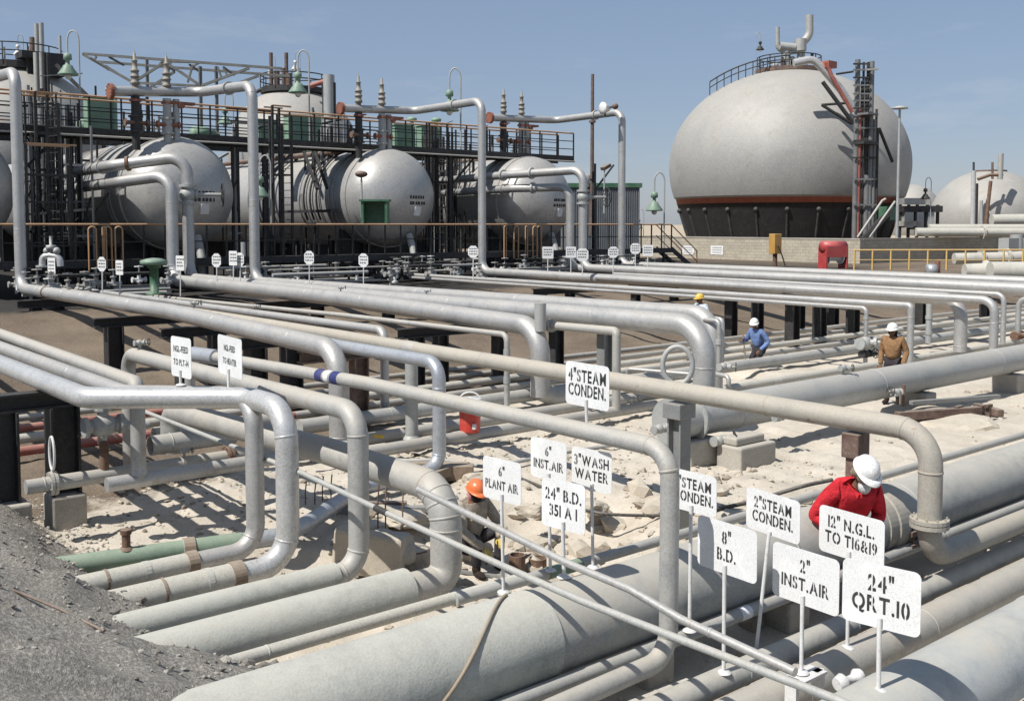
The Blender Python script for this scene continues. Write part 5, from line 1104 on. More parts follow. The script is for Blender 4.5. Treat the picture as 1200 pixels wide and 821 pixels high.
m = MB(); m.box(Vector((B.x, B.y, zT - .66)) - uy * .36, (w - .10, .06, .62), rot); m.build('front_plate', REDH, root); m = MB(); m.lathe(Vector((B.x, B.y, zT - 1.0)) - ux * .5, ux, [(0, .38), (.05, .38), (.06, .2), (.94, .2), (.95, .38), (1.0, .38)], 18, smooth=False); m.build('hose_reel', WPL, root)
ry = Dp(1001, 317, 52); r1 = alongx(ry, 1290, Vector((1, 0, 0)) * .62 + Vector((0, -1, 0)) * .78); zz = vert(ry, 316).z
rail('yellow handrail on the right before the shaded dike wall', (ry.x, ry.y, zz), (r1.x, r1.y, zz + .08), vert(ry, 293).z - zz, 14, 'handrail', 'handrail', (HANDY, HANDY), None, mid=1, wp=.07)
# pipes and machinery beyond the yellow rail
def farpipe(label, pts, dep, r, mat, fl=()):
    P = [Dp(x, y, dep) for x, y in pts]; pipe(label, label, P, r, mat, flanges=fl, seg=16)
farpipe('pale pipe end lying behind the yellow handrail', [(1118, 303), (1165, 302), (1215, 300)], 55, .30, COATW, [(1150, 302), (1180, 301)])
farpipe('pale pipe along the top of the dike wall, upper', [(1088, 268), (1260, 268)], 72, .32, COATW); farpipe('pale pipe along the top of the dike wall, lower with a hand wheel', [(1073, 272), (1260, 272.5)], 71, .30, COATW, [(1152, 272)])
farpipe('short white pipe at the right edge above the dike pipes', [(1162, 258), (1230, 257)], 75, .42, COATW); farpipe('vertical pale pipe behind the right end of the yellow rail', [(1191, 318), (1191, 275)], 68, .4, LEADG)
B = Dp(1125, 318, 50); root = empty('valve_group', B); tag(root, 'cluster of pale pipes, blue drum and valves behind the yellow rail', 'valve group')
m = MB(); m.lathe(Dp(1086, 316, 50), RV, [(0, .1), (.02, .28), (.45, .28), (.46, .1)], 14); m.build('blue_drum', BLUEG, root); m = MB(); m.lathe(Dp(1130, 317, 49), RV, [(0, .32), (.9, .36), (1.0, .5), (1.1, .5)], 14); m.build('pipe_end', COATW, root)
m = MB(); m.lathe(Dp(1160, 317, 48), RV, [(0, .42), (1.8, .42)], 14); m.build('pipe_end', COATW, root); MB().tube([Dp(1099, 320, 50), Dp(1099, 306, 50)], .12, 8).build('red_post', RUSTRED, root)
m = MB(); m.box(Dp(1182, 290, 60), (1.3, .6, 1.1)); m.build('valve_block', LEADG, root)
# low clutter of small pipes and valves at the foot of the vessels
def clutter(n, x0, x1, y0, y1, label, seed):
    rr = random.Random(seed); root = empty('manifold', (x0, y0, 1.3)); tag(root, label, 'manifold', 'valve manifolds at the foot of the vessels')
    for k in range(n):
        y = y0 + (y1 - y0) * k / n; z = 1.55 + rr.uniform(0, .75); MB().tube([Vector((x0 + rr.uniform(0, 2), y, z)), Vector((x1 - rr.uniform(0, 2), y, z))], rr.uniform(.03, .07), 8).build('pipe_run', rr.choice((LEADG, DUSTY, BLACKC, BLACKC)), root)
    for k in range(n * 3):
        x, y = rr.uniform(x0, x1), rr.uniform(y0, y1); z = 1.5 + rr.uniform(0, .4); m = MB()
        m.lathe((x, y, z - .2), UZ, [(0, .05), (.2, .05), (.21, .13), (.27, .13), (.28, .07), (.5, .06), (.51, .11), (.55, .11), (.56, .03), (.8, .03)], 10, smooth=False)
        if rr.random() < .6: m.lathe((x - .25, y, z + .1), (1, 0, 0), [(0, .1), (.05, .1), (.06, .06), (.44, .06), (.45, .1), (.5, .1)], 10, smooth=False)
        m.lathe((x, y, z + .55), UZ, [(0, .02), (0, .16), (.03, .16), (.03, .02)], 10, smooth=False); m.build('valve', rr.choice((LEADG, DUSTY, DUSTY, BLACKC, WPOST)), root)
X_ = lambda px, Y: xat(px, Y, 1.6)
clutter(7, X_(15, 35), X_(195, 35), 32.6, 36.2, 'tangle of small pipes and valves below the first vessel', 4); clutter(8, X_(245, 35), X_(440, 35), 33.0, 36.4, 'tangle of small pipes and valves below the second vessel', 5)
clutter(7, X_(455, 35), X_(560, 35), 33.5, 36.4, 'tangle of small pipes and valves left of the third riser', 6); clutter(8, X_(575, 35), X_(760, 35), 33.8, 36.4, 'tangle of small pipes and valves right of the third riser', 7)
B = Dp(181, 345, 31); root = empty('pedestal', B); tag(root, 'green mushroom topped pedestal among the small valves', 'pedestal'); z1 = vert(B, 303).z - B.z
MB().lathe(B, UZ, [(0, .26), (.06, .26), (.07, .13), (z1 * .72, .13), (z1 * .74, .2), (z1 * .82, .2)], 16).build('column', DKGRN, root); MB().lathe(B + UZ * z1 * .82, UZ, [(0, .2), (.02, .40), (.14, .40), (.2, .2), (.22, .03)], 16).build('cap', LAMPG, root)
B = Dp(49, 311, 33.5); root = empty('elbow_vent', B); tag(root, 'white goose neck elbow behind the lowest left sign', 'pipe elbow'); q = [Dp(x, y, 33.5) for x, y in ((49.5, 312), (50, 301), (58, 299), (70, 301), (71, 312))]; MB().tube(fillet(q, .3), .11, 12).build('elbow', SILVERB, root); m = MB(); m.lathe(Dp(49.5, 313, 33.5), UZ, [(0, .2), (.06, .2)], 14, smooth=False); m.build('flange', SILVERB, root)
m = MB(); m.lathe(Dp(60, 298, 33.5), UZ, [(0, .06), (.15, .06), (.16, .16), (.3, .16), (.31, .05), (.6, .05)], 10); m.ball(Dp(66, 294, 33.5), .13, 10, 8); m.ball(Dp(55, 294, 33.5), .12, 10, 8); m.build('valve', LEADG, root)

# backdrop wall added to keep the gaps under the vessels dark, and a lamp on the crown of the large spheroid
x0, x1 = xat(-200, 84, 3), xat(745, 84, 3); m = MB(); m.box(((x0 + x1) / 2, 84, 2.1), (x1 - x0, .5, 2.6)); tag(m.build('backdrop_wall', BLACKC), 'added dark backdrop wall far behind the vessels', 'wall')
lamp('dark lamp on the crown rail of the large spheroid', 885, 88, 38, 89, .8, 1, BLACKC)
# long dark product pipes lying along the tops and flanks of the vessels
for i, (px, py, r, lab) in enumerate(((150, 176, .13, 'dark pipe along the shoulder of the first whole vessel'), (395, 178, .13, 'dark pipe along the shoulder of the second vessel'), (580, 186, .12, 'dark pipe along the shoulder of the third vessel'))):
    a = Bxy(Vector((0, 41.5, 0)), px, py); tag(MB().tube([a, a + Vector((0, 20, 0))], r, 10).build('pipe', BROWN), lab, 'pipe')

# lattice of thin black steel between the vessels
def lattice(label, pxa, pxb, Y, n, zlo, zhi, seed):
    rr = random.Random(seed); xa, xb = xat(pxa, Y, 5), xat(pxb, Y, 5); root = empty('steel_lattice', (xa, Y, 1.3)); tag(root, label, 'steel lattice', 'black lattices between the vessels')
    for k in range(n):
        x = rr.uniform(xa, xb); y = Y + rr.uniform(0, 1.8); MB().bar((x, y, 1.3 if rr.random() < .6 else rr.uniform(2, 5)), (x, y, rr.uniform(zlo, zhi)), rr.choice((.05, .07, .1)), up=Vector((0, 1, 0))).build('upright', rr.choice((BLACKC, BLACKC, STEEL)), root)
    for k in range(n):
        z = rr.uniform(2.9, zhi); y = Y + rr.uniform(0, 1.8); a, b = sorted((rr.uniform(xa, xb), rr.uniform(xa, xb)))
        if b - a > .4: MB().bar((a, y, z), (b, y, z + rr.choice((0, 0, 0, .25))), rr.choice((.04, .06, .09))).build('crossbar', rr.choice((BLACKC, BLACKC, STEEL, DUSTY)), root)
    for k in range(n // 3):
        x = rr.uniform(xa, xb - .5); y = Y + rr.uniform(0, 1.8); z = rr.uniform(3, zhi - 1.5); MB().bar((x, y, z), (x + rr.uniform(-1, 1.4), y, z + rr.uniform(.8, 1.6)), .06).build('brace', BLACKC, root)
lattice('dense black lattice left of the first whole vessel', 24, 118, 39.6, 26, 6.4, 8.4, 1); lattice('dense black lattice on the catwalk behind the first relief header', 150, 215, 41.6, 12, 7.6, 9.2, 2)
lattice('black lattice between the first and second vessels', 268, 345, 40.4, 7, 6.6, 8.8, 3); lattice('black lattice on the catwalk left of the second relief header', 375, 425, 42, 14, 8.0, 9.4, 4)
lattice('dense black lattice between the second and third vessels', 500, 560, 41.8, 24, 6.4, 9.0, 5); lattice('black lattice on the catwalk under the third relief header', 570, 640, 42.2, 12, 7.8, 9.4, 6)
lattice('black lattice on the catwalk below the left dome', 30, 120, 43.2, 22, 8.2, 9.8, 8)
# valve cluster on the crown of the large spheroid, floodlight on the farthest riser
root = empty('valve_cluster', Dp(925, 86, 89)); tag(root, 'dark tangle of valves and small pipes on the crown of the large spheroid', 'valve cluster')
rr = random.Random(21)
for k in range(16):
    x, y = rr.uniform(900, 952), rr.uniform(62, 84); a = Dp(x, y, 88.4 + rr.uniform(0, 1.2))
    if k % 3 == 0: MB().ball(a, rr.uniform(.22, .4), 10, 8).build('valve_body', rr.choice((LEADG, RUST, BLACKC)), root)
    elif k % 3 == 1: MB().bar(a, a + UZ * rr.uniform(.5, 1.5), rr.uniform(.12, .3), up=FV).build('valve_stem', rr.choice((BLACKC, BROWN, LEADG)), root)
    else: MB().bar(a, a + RV * rr.uniform(.6, 1.8), rr.uniform(.12, .22)).build('cross_pipe', rr.choice((BLACKC, LEADG, BROWN)), root)
for k in range(12):
    a = 2 * math.pi * k / 12; q = sc_ + Vector((math.cos(a) * 2.7, math.sin(a) * 2.7, 17.2)); MB().tube([q, q + UZ * 1.1], .045, 6).build('rail_post', BLACKC, root)
for zz in (.55, 1.1): MB().tube([sc_ + Vector((math.cos(a) * 2.7, math.sin(a) * 2.7, 17.2 + zz)) for a in [2 * math.pi * k / 24 for k in range(25)]], .05, 6).build('rail', BLACKC, root)
q = Dp(709, 127, 50.4); root = empty('floodlight', q - UZ * .3); tag(root, 'small white floodlight on the elbow of the farthest tall riser', 'floodlight')
MB().lathe(q, (-RV * .8 - FV * .5), [(-.25, .12), (-.05, .22), (.12, .30), (.16, .30), (.161, .05)], 16).build('reflector', WPL, root); MB().tube([q - UZ * .35, q, q + RV * .5 + UZ * .1], .05, 8).build('bracket', BLACKC, root); MB().ball(q + RV * .5 + UZ * .1, .16, 10, 8).build('ballast', BROWN, root)
# ------------------------------------------------------------------ people
def skinmesh(vs, es, sub=2):
    """vs: {name: (co, radius)} -> vertices, faces of one smooth continuous limb surface"""
    names = list(vs); me = bpy.data.meshes.new('limbs'); me.from_pydata([vs[n][0] for n in names], [(names.index(a), names.index(b)) for a, b in es], [])
    o = bpy.data.objects.new('limbs', me); COL.objects.link(o); o.modifiers.new('skin', 'SKIN')
    for i, n in enumerate(names):
        r = vs[n][1]; me.skin_vertices[0].data[i].radius = (r, r) if not isinstance(r, tuple) else r
        me.skin_vertices[0].data[i].use_root = (i == 0)
    sd = o.modifiers.new('sub', 'SUBSURF'); sd.levels = sub; sd.render_levels = sub
    dg = bpy.context.evaluated_depsgraph_get(); ev = o.evaluated_get(dg); m2 = ev.to_mesh()
    out = [v.co.copy() for v in m2.vertices], [list(p.vertices) for p in m2.polygons]
    ev.to_mesh_clear(); bpy.data.objects.remove(o); bpy.data.meshes.remove(me); return out
def cloth(name, col, var=.25):
    m, t, b = nodemat(name); p = wpos(t); n = noise(t, 9, 5, .65, p); n2 = noise(t, 45, 4, .6, p)
    c = mixc(t, rng(t, n, .35, .7), tuple(x * (1 - var) for x in col), tuple(min(1, x * (1 + var)) for x in col)); t.links.new(c, b.inputs['Base Color']); b.inputs['Roughness'].default_value = .9
    b.inputs['Specular IOR Level'].default_value = .2; bump(t, b, mth(t, 'ADD', n, mth(t, 'MULTIPLY', n2, .3)), .9, .035); return m
SKIN = cloth('skin_brown', (.16, .085, .05), .1); HAIR = cloth('dark_cloth', (.02, .018, .018)); BOOT = cloth('boot_leather', (.035, .025, .02))
HATW = paint('helmet_white', (.80, .80, .78), 0, .25, .08, var=.03, dirt=.05); HATO = paint('helmet_orange', (.75, .17, .045), 0, .3, .1, var=.05, dirt=.05); HATY = paint('helmet_yellow', (.72, .47, .06), 0, .3, .1, var=.05, dirt=.05)
CREAM = cloth('cream_scarf', (.27, .22, .155)); PINK = cloth('pink_scarf', (.62, .28, .30)); DENIM = cloth('blue_scarf', (.08, .12, .30)); VEST = cloth('white_undershirt', (.55, .55, .54), .05); GLOVE = cloth('work_glove', (.55, .42, .12)); BADGE = paint('paper_badge', (.75, .72, .45), 0, .6)
def person(label, loc, face, J, top, bottom, hat, scarf=None, extras=None, head_pitch=0, head_turn=0, gloves=None, glasses=False, mask=None, bulk=1.12):
    """J: joints in the body's own frame, x forward, y to its left, z up from the ground"""
    loc = Vector(loc); f = Vector((face.x, face.y, 0)).normalized(); l = UZ.cross(f); M = Matrix((f, l, UZ)).transposed()
    w = lambda q: loc + M @ Vector(q)
    J = {k: Vector(v) for k, v in J.items()}; root = empty('person', loc); tag(root, label, 'person', 'men at work among the pipes')
    P = {k: w(v) for k, v in J.items()}
    def mid(a, b, t=.5): return P[a] + (P[b] - P[a]) * t
    torso = {'pelvis': (P['pelvis'], .135), 'belly': (mid('pelvis', 'chest', .5), .128), 'chest': (P['chest'], .145), 'collar': (mid('chest', 'neck', .72), .085)}
    te = [('pelvis', 'belly'), ('belly', 'chest'), ('chest', 'collar')]; arms = {}; ae = []
    for s in 'lr':
        arms.update({'sh' + s: (P['sh' + s], .078), 'ua' + s: (mid('sh' + s, 'el' + s), .066), 'el' + s: (P['el' + s], .056), 'fa' + s: (mid('el' + s, 'wr' + s), .052), 'wr' + s: (P['wr' + s], .043)})
        ae += [('chest', 'sh' + s), ('sh' + s, 'ua' + s), ('ua' + s, 'el' + s), ('el' + s, 'fa' + s), ('fa' + s, 'wr' + s)]
    v, fc = skinmesh({k: (c, r * (bulk * 1.12 if k in torso else bulk)) for k, (c, r) in {**torso, **arms}.items()}, te + ae)
    MB().add(v, fc, True).build('shirt', top, root)
    legs = {'pelvis': (P['pelvis'], .14)}; le = []
    for s in 'lr':
        legs.update({'hp' + s: (P['hp' + s], .105), 'th' + s: (mid('hp' + s, 'kn' + s), .092), 'kn' + s: (P['kn' + s], .070), 'ca' + s: (mid('kn' + s, 'an' + s, .4), .070), 'an' + s: (P['an' + s] + UZ * .02, .062)})
        le += [('pelvis', 'hp' + s), ('hp' + s, 'th' + s), ('th' + s, 'kn' + s), ('kn' + s, 'ca' + s), ('ca' + s, 'an' + s)]
    v, fc = skinmesh(legs, le); MB().add(v, fc, True).build('trousers', bottom, root)
    for s in 'lr':
        a = P['an' + s]; tf = (P['to' + s] - a); tf.z = 0; tf.normalize(); m = MB(); m.ball(a + tf * .07 - UZ * .035, .05, 12, 8, (2.7, 1.0, .95), rot=Matrix((tf, UZ.cross(tf), UZ)).transposed()); m.ball(a + UZ * .02, .055, 10, 8, (1, 1, 1.3)); m.build('boot', BOOT, root)
    # body under the clothes: neck, head and hands are what shows
    bv = {k: (c, (r if not isinstance(r, tuple) else r[0]) * .8) for k, (c, r) in {**torso, **arms}.items()}; bv['neck'] = (P['neck'], .055); bv['skull'] = (P['head'] - UZ * .04, .06)
    v, fc = skinmesh(bv, te + ae + [('collar', 'neck'), ('neck', 'skull')], 1); body = MB().add(v, fc, True)
    hf = Matrix.Rotation(head_turn, 3, 'Z') @ f; hl = UZ.cross(hf); hp = Matrix.Rotation(head_pitch, 3, hl); hf = hp @ hf; hu = hf.cross(hl); HM = Matrix((hf, hl, hu)).transposed(); H = P['head']
    hq = lambda *q: H + HM @ Vector(q)
    body.ball(H, .1, 20, 14, (.98, .78, 1.12), rot=HM); body.ball(hq(.025, 0, -.065), .062, 14, 10, (1.05, .85, .95), rot=HM); body.ball(hq(.103, 0, -.018), .017, 8, 6, (1.1, .8, 1.7), rot=HM)
    for s in (-1, 1): body.ball(hq(-.005, .078 * s, -.015), .026, 8, 6, (.7, .35, 1.15), rot=HM)
    body.ball(hq(.088, 0, -.062), .022, 8, 6, (.5, 1.2, .35), rot=HM)
    for s in 'lr':
        wv = P['wr' + s]; d = (wv - P['el' + s]).normalized(); side = d.cross(UZ)
        side = side.normalized() if side.length > .2 else l.copy(); up = side.cross(d); hm = MB() if gloves else body
        hm.ball(wv + d * .055, .042, 12, 8, (1.15, .95, .5), rot=Matrix((d, side, up)).transposed())
        for k in range(4):
            b = wv + d * .09 + side * (.028 - .019 * k); L = (.032, .037, .034, .027)[k]; p1 = b + d * L - up * .006; p2 = p1 + (d * .7 - up * .7) * L * .8; p3 = p2 + (d * .1 - up) * L * .6
            hm.tube([b - d * .02, b, p1, p2, p3], [.010, .0105, .0098, .009, .007], 8)
        b = wv + d * .03 + side * .036; hm.tube([b - side * .01, b + side * .02 + d * .02, b + side * .028 + d * .05, b + side * .02 + d * .073 - up * .01], [.013, .0125, .0115, .009], 8)
        if gloves: hm.build('glove', gloves, root)
    bo = body.build('body', SKIN, root)
    m = MB()
    for s in (-1, 1): m.ball(hq(.089, .034 * s, .008), .013, 8, 6)
    if not glasses: m.build('eye', HAIR, root)
    else:
        m = MB()
        for s in (-1, 1): m.ball(hq(.098, .034 * s, .006), .026, 10, 6, (.35, 1.15, .85), rot=HM)
        m.tube([hq(.1, -.03, .01), hq(.1, .03, .01)], .006, 6); m.build('sunglasses', HAIR, root)
    if mask: m = MB(); m.ball(hq(.026, 0, -.06), .08, 14, 10, (.98, .95, .95), rot=HM); m.build('face_cloth', mask, root)
    # helmet: ribbed dome and brim
    m = MB(); prof = []; n = 10
    vs = []; seg = 28
    for i in range(n + 1):
        th = R_(90) * i / n
        for k in range(seg):
            a = 2 * math.pi * k / seg; rib = 1 + .02 * (math.exp(-((math.sin(a)) / .16) ** 2)) * math.cos(th)
            vs.append(hq(-.005 + .134 * math.cos(th) * math.cos(a) * rib, .112 * math.cos(th) * math.sin(a) * rib, .035 + .118 * math.sin(th) * rib))
    m.add(vs, [(i * seg + k, i * seg + (k + 1) % seg, (i + 1) * seg + (k + 1) % seg, (i + 1) * seg + k) for i in range(n) for k in range(seg)], True)
    bv = []
    for ri, dz in ((0, .035), (1, .022), (1, .012), (0, .022)):
        for k in range(seg):
            a = 2 * math.pi * k / seg; front = max(0, math.cos(a)) ** 2; ex = (.018 + .052 * front) * ri; bv.append(hq(-.005 + (.134 + ex) * math.cos(a), (.112 + ex * .8) * math.sin(a), dz - (.012 * front if ri else 0)))
    m.add(bv, [(i * seg + k, i * seg + (k + 1) % seg, ((i + 1) % 4) * seg + (k + 1) % seg, ((i + 1) % 4) * seg + k) for i in range(4) for k in range(seg)], True)
    m.build('helmet', hat, root)
    if scarf:
        m = MB(); m.ball(hq(-.035, 0, -.045), .1, 16, 10, (.75, .98, 1.1), rot=HM); q = [hq(-.08, .03, -.05), hq(-.10, .02, -.14), hq(-.12, 0, -.2)]; m.tube(q, [.05, .055, .03], 10); m.build('neck_cloth', scarf, root)
    if extras: extras(root, P, w, hq)
    return root
def stand(lean=.0, h=1.72, arm_l=(.18, .25, .95), el_l=(.05, .30, 1.18), arm_r=(.18, -.25, .95), el_r=(.05, -.30, 1.18)):
    L = lean; return dict(pelvis=(0, 0, .95), chest=(.32 * L, 0, 1.27), neck=(.52 * L, 0, 1.46), head=(.62 * L + .03, 0, 1.585), shl=(.40 * L, .185, 1.385), shr=(.40 * L, -.185, 1.385), ell=el_l, elr=el_r, wrl=arm_l, wrr=arm_r,
        hpl=(0, .095, .90), hpr=(0, -.095, .90), knl=(.03, .11, .50), knr=(.03, -.11, .50), anl=(0, .12, .09), anr=(0, -.12, .09), tol=(.2, .13, 0), tor=(.2, -.13, 0))
def bent(*a, **k):
    J = stand(*a, **k); J = {n: (Vector(v) - Vector((0, 0, .16)) if n[:2] not in ('kn', 'an', 'to') else Vector(v)) for n, v in J.items()}
    for n in ('knl', 'knr'): J[n] = J[n] + Vector((.16, 0, -.05))
    return J
REDS = cloth('red_coverall', (.50, .025, .035)); BLUES = cloth('blue_work_shirt', (.14, .21, .40)); TANS = cloth('tan_jacket', (.26, .15, .075)); BEIGE = cloth('beige_coverall', (.36, .31, .25)); PALE = cloth('pale_blue_shirt', (.52, .56, .64), .12); DARKT = cloth('dark_trousers', (.045, .04, .045))
# man in red, leaning over the lines behind the NGL sign
def redx(root, P, w, hq):
    m = MB(); m.ball(P['neck'] + (P['head'] - P['neck']) * .05 + (w((.12, 0, 0)) - w((0, 0, 0))) * .62 - UZ * .04, .06, 12, 8, (1, 1, 1.2)); m.build('undershirt', VEST, root)
    c = (P['neck'] + P['chest']) / 2; d = w((1, 0, 0)) - w((0, 0, 0)); s = w((0, 1, 0)) - w((0, 0, 0)); m = MB()
    for k in (-1, 1): m.add([c + d * .10 + s * .015 * k + UZ * -.02, c + d * .085 + s * .10 * k + UZ * .07, c + d * .02 + s * .12 * k + UZ * .085, c + d * .125 + s * .055 * k - UZ * .06], [(0, 1, 2, 3)] if k > 0 else [(3, 2, 1, 0)])
    m.build('collar', REDS, root); m = MB(); m.ball(hq(-.05, .085, -.03), .035, 10, 8, (1.2, .5, 1.6)); m.build('blue_cloth', DENIM, root)
fd = -FV * .98 + RV * .12
B = Dp(983, 728, 10.0)
person('man in red coverall and white helmet leaning over the lines behind the signs', (B.x, B.y, -.10), fd, stand(.78, arm_r=(.46, -.08, .96), el_r=(.16, -.37, 1.06), arm_l=(.44, .08, .94), el_l=(.20, .30, 1.06)), REDS, REDS, HATW, CREAM, redx, R_(40), R_(8), mask=CREAM, glasses=True, bulk=1.3)
# seated man, orange helmet
sq = dict(pelvis=(-.06, 0, .36), chest=(.03, 0, .71), neck=(.08, 0, .875), head=(.12, 0, 1.0), shl=(.05, .20, .815), shr=(.05, -.20, .815), ell=(.22, .28, .57), elr=(.20, -.29, .56), wrl=(.44, .12, .46), wrr=(.42, -.14, .38),
          hpl=(-.05, .11, .34), hpr=(-.05, -.11, .34), knl=(.34, .20, .52), knr=(.34, -.18, .49), anl=(.34, .17, .09), anr=(.32, -.17, .09), tol=(.54, .2, 0), tor=(.52, -.2, 0))
def ox(root, P, w, hq):
    q = P['chest'] + (w((.15, -.10, .0)) - w((0, 0, 0))); fwd = (w((1, 0, 0)) - w((0, 0, 0))); m = MB(); m.box(q, (.012, .07, .09), Matrix((fwd, UZ.cross(fwd), UZ)).transposed()); m.build('badge', BADGE, root)
B = Dp(551, 650, 12.5)
person('man sitting low in beige coverall and orange helmet with a pink cloth', (B.x, B.y, ground_z(B.x, B.y)), RV * .68 - FV * .75, sq, BEIGE, DARKT, HATO, PINK, ox, R_(14), R_(-8), gloves=GLOVE, mask=HAIR, bulk=1.25)
B = Dp(889, 470, 27.0)
def stick(root, P, w, hq): MB().tube([P['wrr'] + UZ * .12, P['wrr'] - UZ * .85 + (w((.15, .3, 0)) - w((0, 0, 0)))], .017, 8).build('wooden_handle', WOOD, root)
person('man in blue shirt and white helmet holding a stick, beyond the large line', (B.x, B.y, -.24), -FV * .55 - RV * .8, bent(.3, arm_r=(.42, -.20, 1.16), el_r=(.16, -.32, 1.10), arm_l=(.22, .22, .90), el_l=(-.02, .30, 1.10)), BLUES, DARKT, HATW, VEST, stick, R_(12), R_(35), mask=None)
B = Dp(1046, 463, 21.3)
person('man in tan jacket and white helmet standing behind the large line', (B.x, B.y, .02), -FV * .75 - RV * .65, stand(.1, arm_r=(.14, -.22, .84), el_r=(.0, -.25, 1.10), arm_l=(.12, .24, .86), el_l=(-.04, .26, 1.12)), TANS, DARKT, HATW, HAIR, None, R_(4), R_(5), bulk=1.2)
B = Dp(822, 425, 28)
person('man in pale shirt and yellow helmet behind the large elbow', (B.x, B.y, .18), -FV * .5 - RV * .85, stand(.1), PALE, DARKT, HATY, None, None, R_(2), 0, mask=None)

# ------------------------------------------------------------------ small things on the ground
P = nearest(PIPES['M7'][0], 551, 509)[0] + UZ * PIPES['M7'][1]; root = empty('water_cooler', P); tag(root, 'red water cooler with a white lid standing on a ground line', 'water cooler')
MB().lathe(P - UZ * .03, UZ, [(0, .02), (0, .165), (.02, .17), (.47, .195), (.49, .195)], 24).build('tank', REDC, root); MB().lathe(P + UZ * .45, UZ, [(0, .20), (.07, .204), (.10, .185), (.10, .05), (.11, .01)], 24).build('lid', WPL, root)
hd = [P + UZ * .46 + RV * math.cos(a) * .205 + UZ * math.sin(a) * .19 - FV * .0 for a in [math.pi * k / 12 for k in range(13)]]; MB().tube(hd, .013, 8).build('handle', WPL, root)
q = P - FV * .19 + RV * .08 + UZ * .09; m = MB(); m.box(q, (.07, .03, .09), Matrix.Rotation(FWD - R_(90), 3, 'Z')); m.lathe(q - FV * .01 - UZ * .02, -FV, [(0, .02), (.05, .02)], 10); m.build('tap', WPL, root)
def loose(name, label, cat, pts, r, mat, group=None):
    path = []
    for a, b in zip(pts, pts[1:]):
        for k in range(8): path.append(Vector(a) + (Vector(b) - Vector(a)) * k / 8)
    path.append(Vector(pts[-1]))
    for _ in range(6): path = [path[0]] + [(path[i - 1] + path[i] * 2 + path[i + 1]) / 4 for i in range(1, len(path) - 1)] + [path[-1]]
    return tag(MB().tube(path, r, 10).build(name, mat), label, cat, group)
def gp(x, y, dz=.02):
    z = 0.0
    for _ in range(6): q = Zp(x, y, z); z = ground_z(q.x, q.y) + dz
    return Zp(x, y, z)
loose('cable', 'black cable snaking over the sand behind the left signs', 'cable', [gp(x, y) for x, y in ((470, 528), (520, 540), (560, 545), (600, 556), (640, 572), (665, 588), (700, 602), (760, 604), (820, 602))], .022, RUBBER)
loose('cable', 'black cable behind the 2" STEAM CONDEN. sign reaching the man in red', 'cable', [gp(835, 597, .05), gp(880, 588, .1), gp(915, 577, .25), gp(945, 568, .35), gp(975, 562, .4)], .028, RUBBER)
loose('cable', 'thin wire lying along the gravel road bank', 'cable', [gp(-40, 668, .02), gp(20, 693, .02), gp(70, 713, .02), gp(122, 739, .02)], .012, BROWN)
loose('hose', 'thin grey hose running past the ringed elbow', 'hose', [gp(356, 533, .3), gp(420, 530, .3), gp(470, 540, .2), gp(520, 538, .2), gp(570, 548, .1), gp(610, 540, .1), gp(690, 525, .08), gp(745, 518, .08)], .03, LEADG)
def timber(label, px, py, L, w, h, ang, mat=WOOD, name='timber', dz=0, tilt=0):
    q = gp(px, py, h / 2 + dz); m = MB(); m.box(q, (L, w, h), Matrix.Rotation(R_(ang), 3, 'Z') @ Matrix.Rotation(R_(tilt), 3, 'Y')); return tag(m.build(name, mat, hard=.006), label, name.replace('_', ' '))
timber('long brown timber baulk behind the ringed elbow', 492, 548, 1.5, .20, .18, -45); timber('short squared timber end right of the first baulk', 535, 553, .5, .22, .22, -40); timber('timber offcut lying under the polished bottom elbow', 512, 556, .6, .14, .14, 20, dz=.1)
timber('dark steel channel lying on the rubble by the ringed elbow', 452, 597, 1.3, .12, .08, -35, STEEL, 'steel_channel', .02); timber('second dark channel beside the ringed elbow', 428, 590, 1.1, .10, .06, -38, BROWN, 'steel_channel', .05)
timber('rusty beam under the large blue grey line, right', 1100, 484, 1.9, .16, .16, -22, BROWN, 'steel_beam', .12); timber('upper rusty beam under the large blue grey line', 1120, 468, 2.2, .10, .08, -20, STEEL, 'steel_beam', .3); timber('lower short rusty beam by the sand heap', 1158, 480, .8, .14, .14, 60, BROWN, 'steel_beam', .05)
timber('plank with a reddish edge resting across the near lines', 905, 812, 1.15, .20, .02, 14, WPOST, 'plank', .42)
timber('narrow plank at the bottom edge beside the near lines', 775, 812, .7, .12, .02, -2, COATW, 'plank', .40)
for (x, y, s, lab) in ((1123, 494, .09, 'small rusty trestle foot left'), (1158, 492, .08, 'small rusty trestle foot right')):
    q = gp(x, y, 0); m = MB(); m.box(q + UZ * .1, (s, s, .34)); m.box(q + UZ * .28, (s * 2.6, s * .9, .06)); tag(m.build('trestle_foot', BROWN), lab + ' under the beams', 'trestle')
# broken concrete lumps of the excavation and the rebar stubs sticking out of its wall
def lump(label, px, py, s, seed, mat, dz=0):
    rr = random.Random(seed); bm = bmesh.new(); bmesh.ops.create_icosphere(bm, subdivisions=3, radius=1); q = gp(px, py, dz)
    for v in bm.verts:
        n = mn.noise(v.co * 1.3 + Vector((seed, 0, 0))); c = v.co.copy(); k = .80 / max(abs(c.x), abs(c.y), abs(c.z)); c = c * (.25 + .75 * k) * (1 + .22 * n + .06 * mn.noise(c * 6)); v.co = Vector((c.x * s[0], c.y * s[1], c.z * s[2]))
    rot = Matrix.Rotation(rr.uniform(0, 3), 3, 'Z') @ Matrix.Rotation(rr.uniform(-.3, .3), 3, 'X'); m = MB(); m.add([rot @ v.co + q for v in bm.verts], [[v.index for v in f.verts] for f in bm.faces], False); bm.free()
    return tag(m.build('concrete_lump', mat), label, 'concrete lump', 'broken concrete around the excavation')
BRK = MATS['broken_concrete']
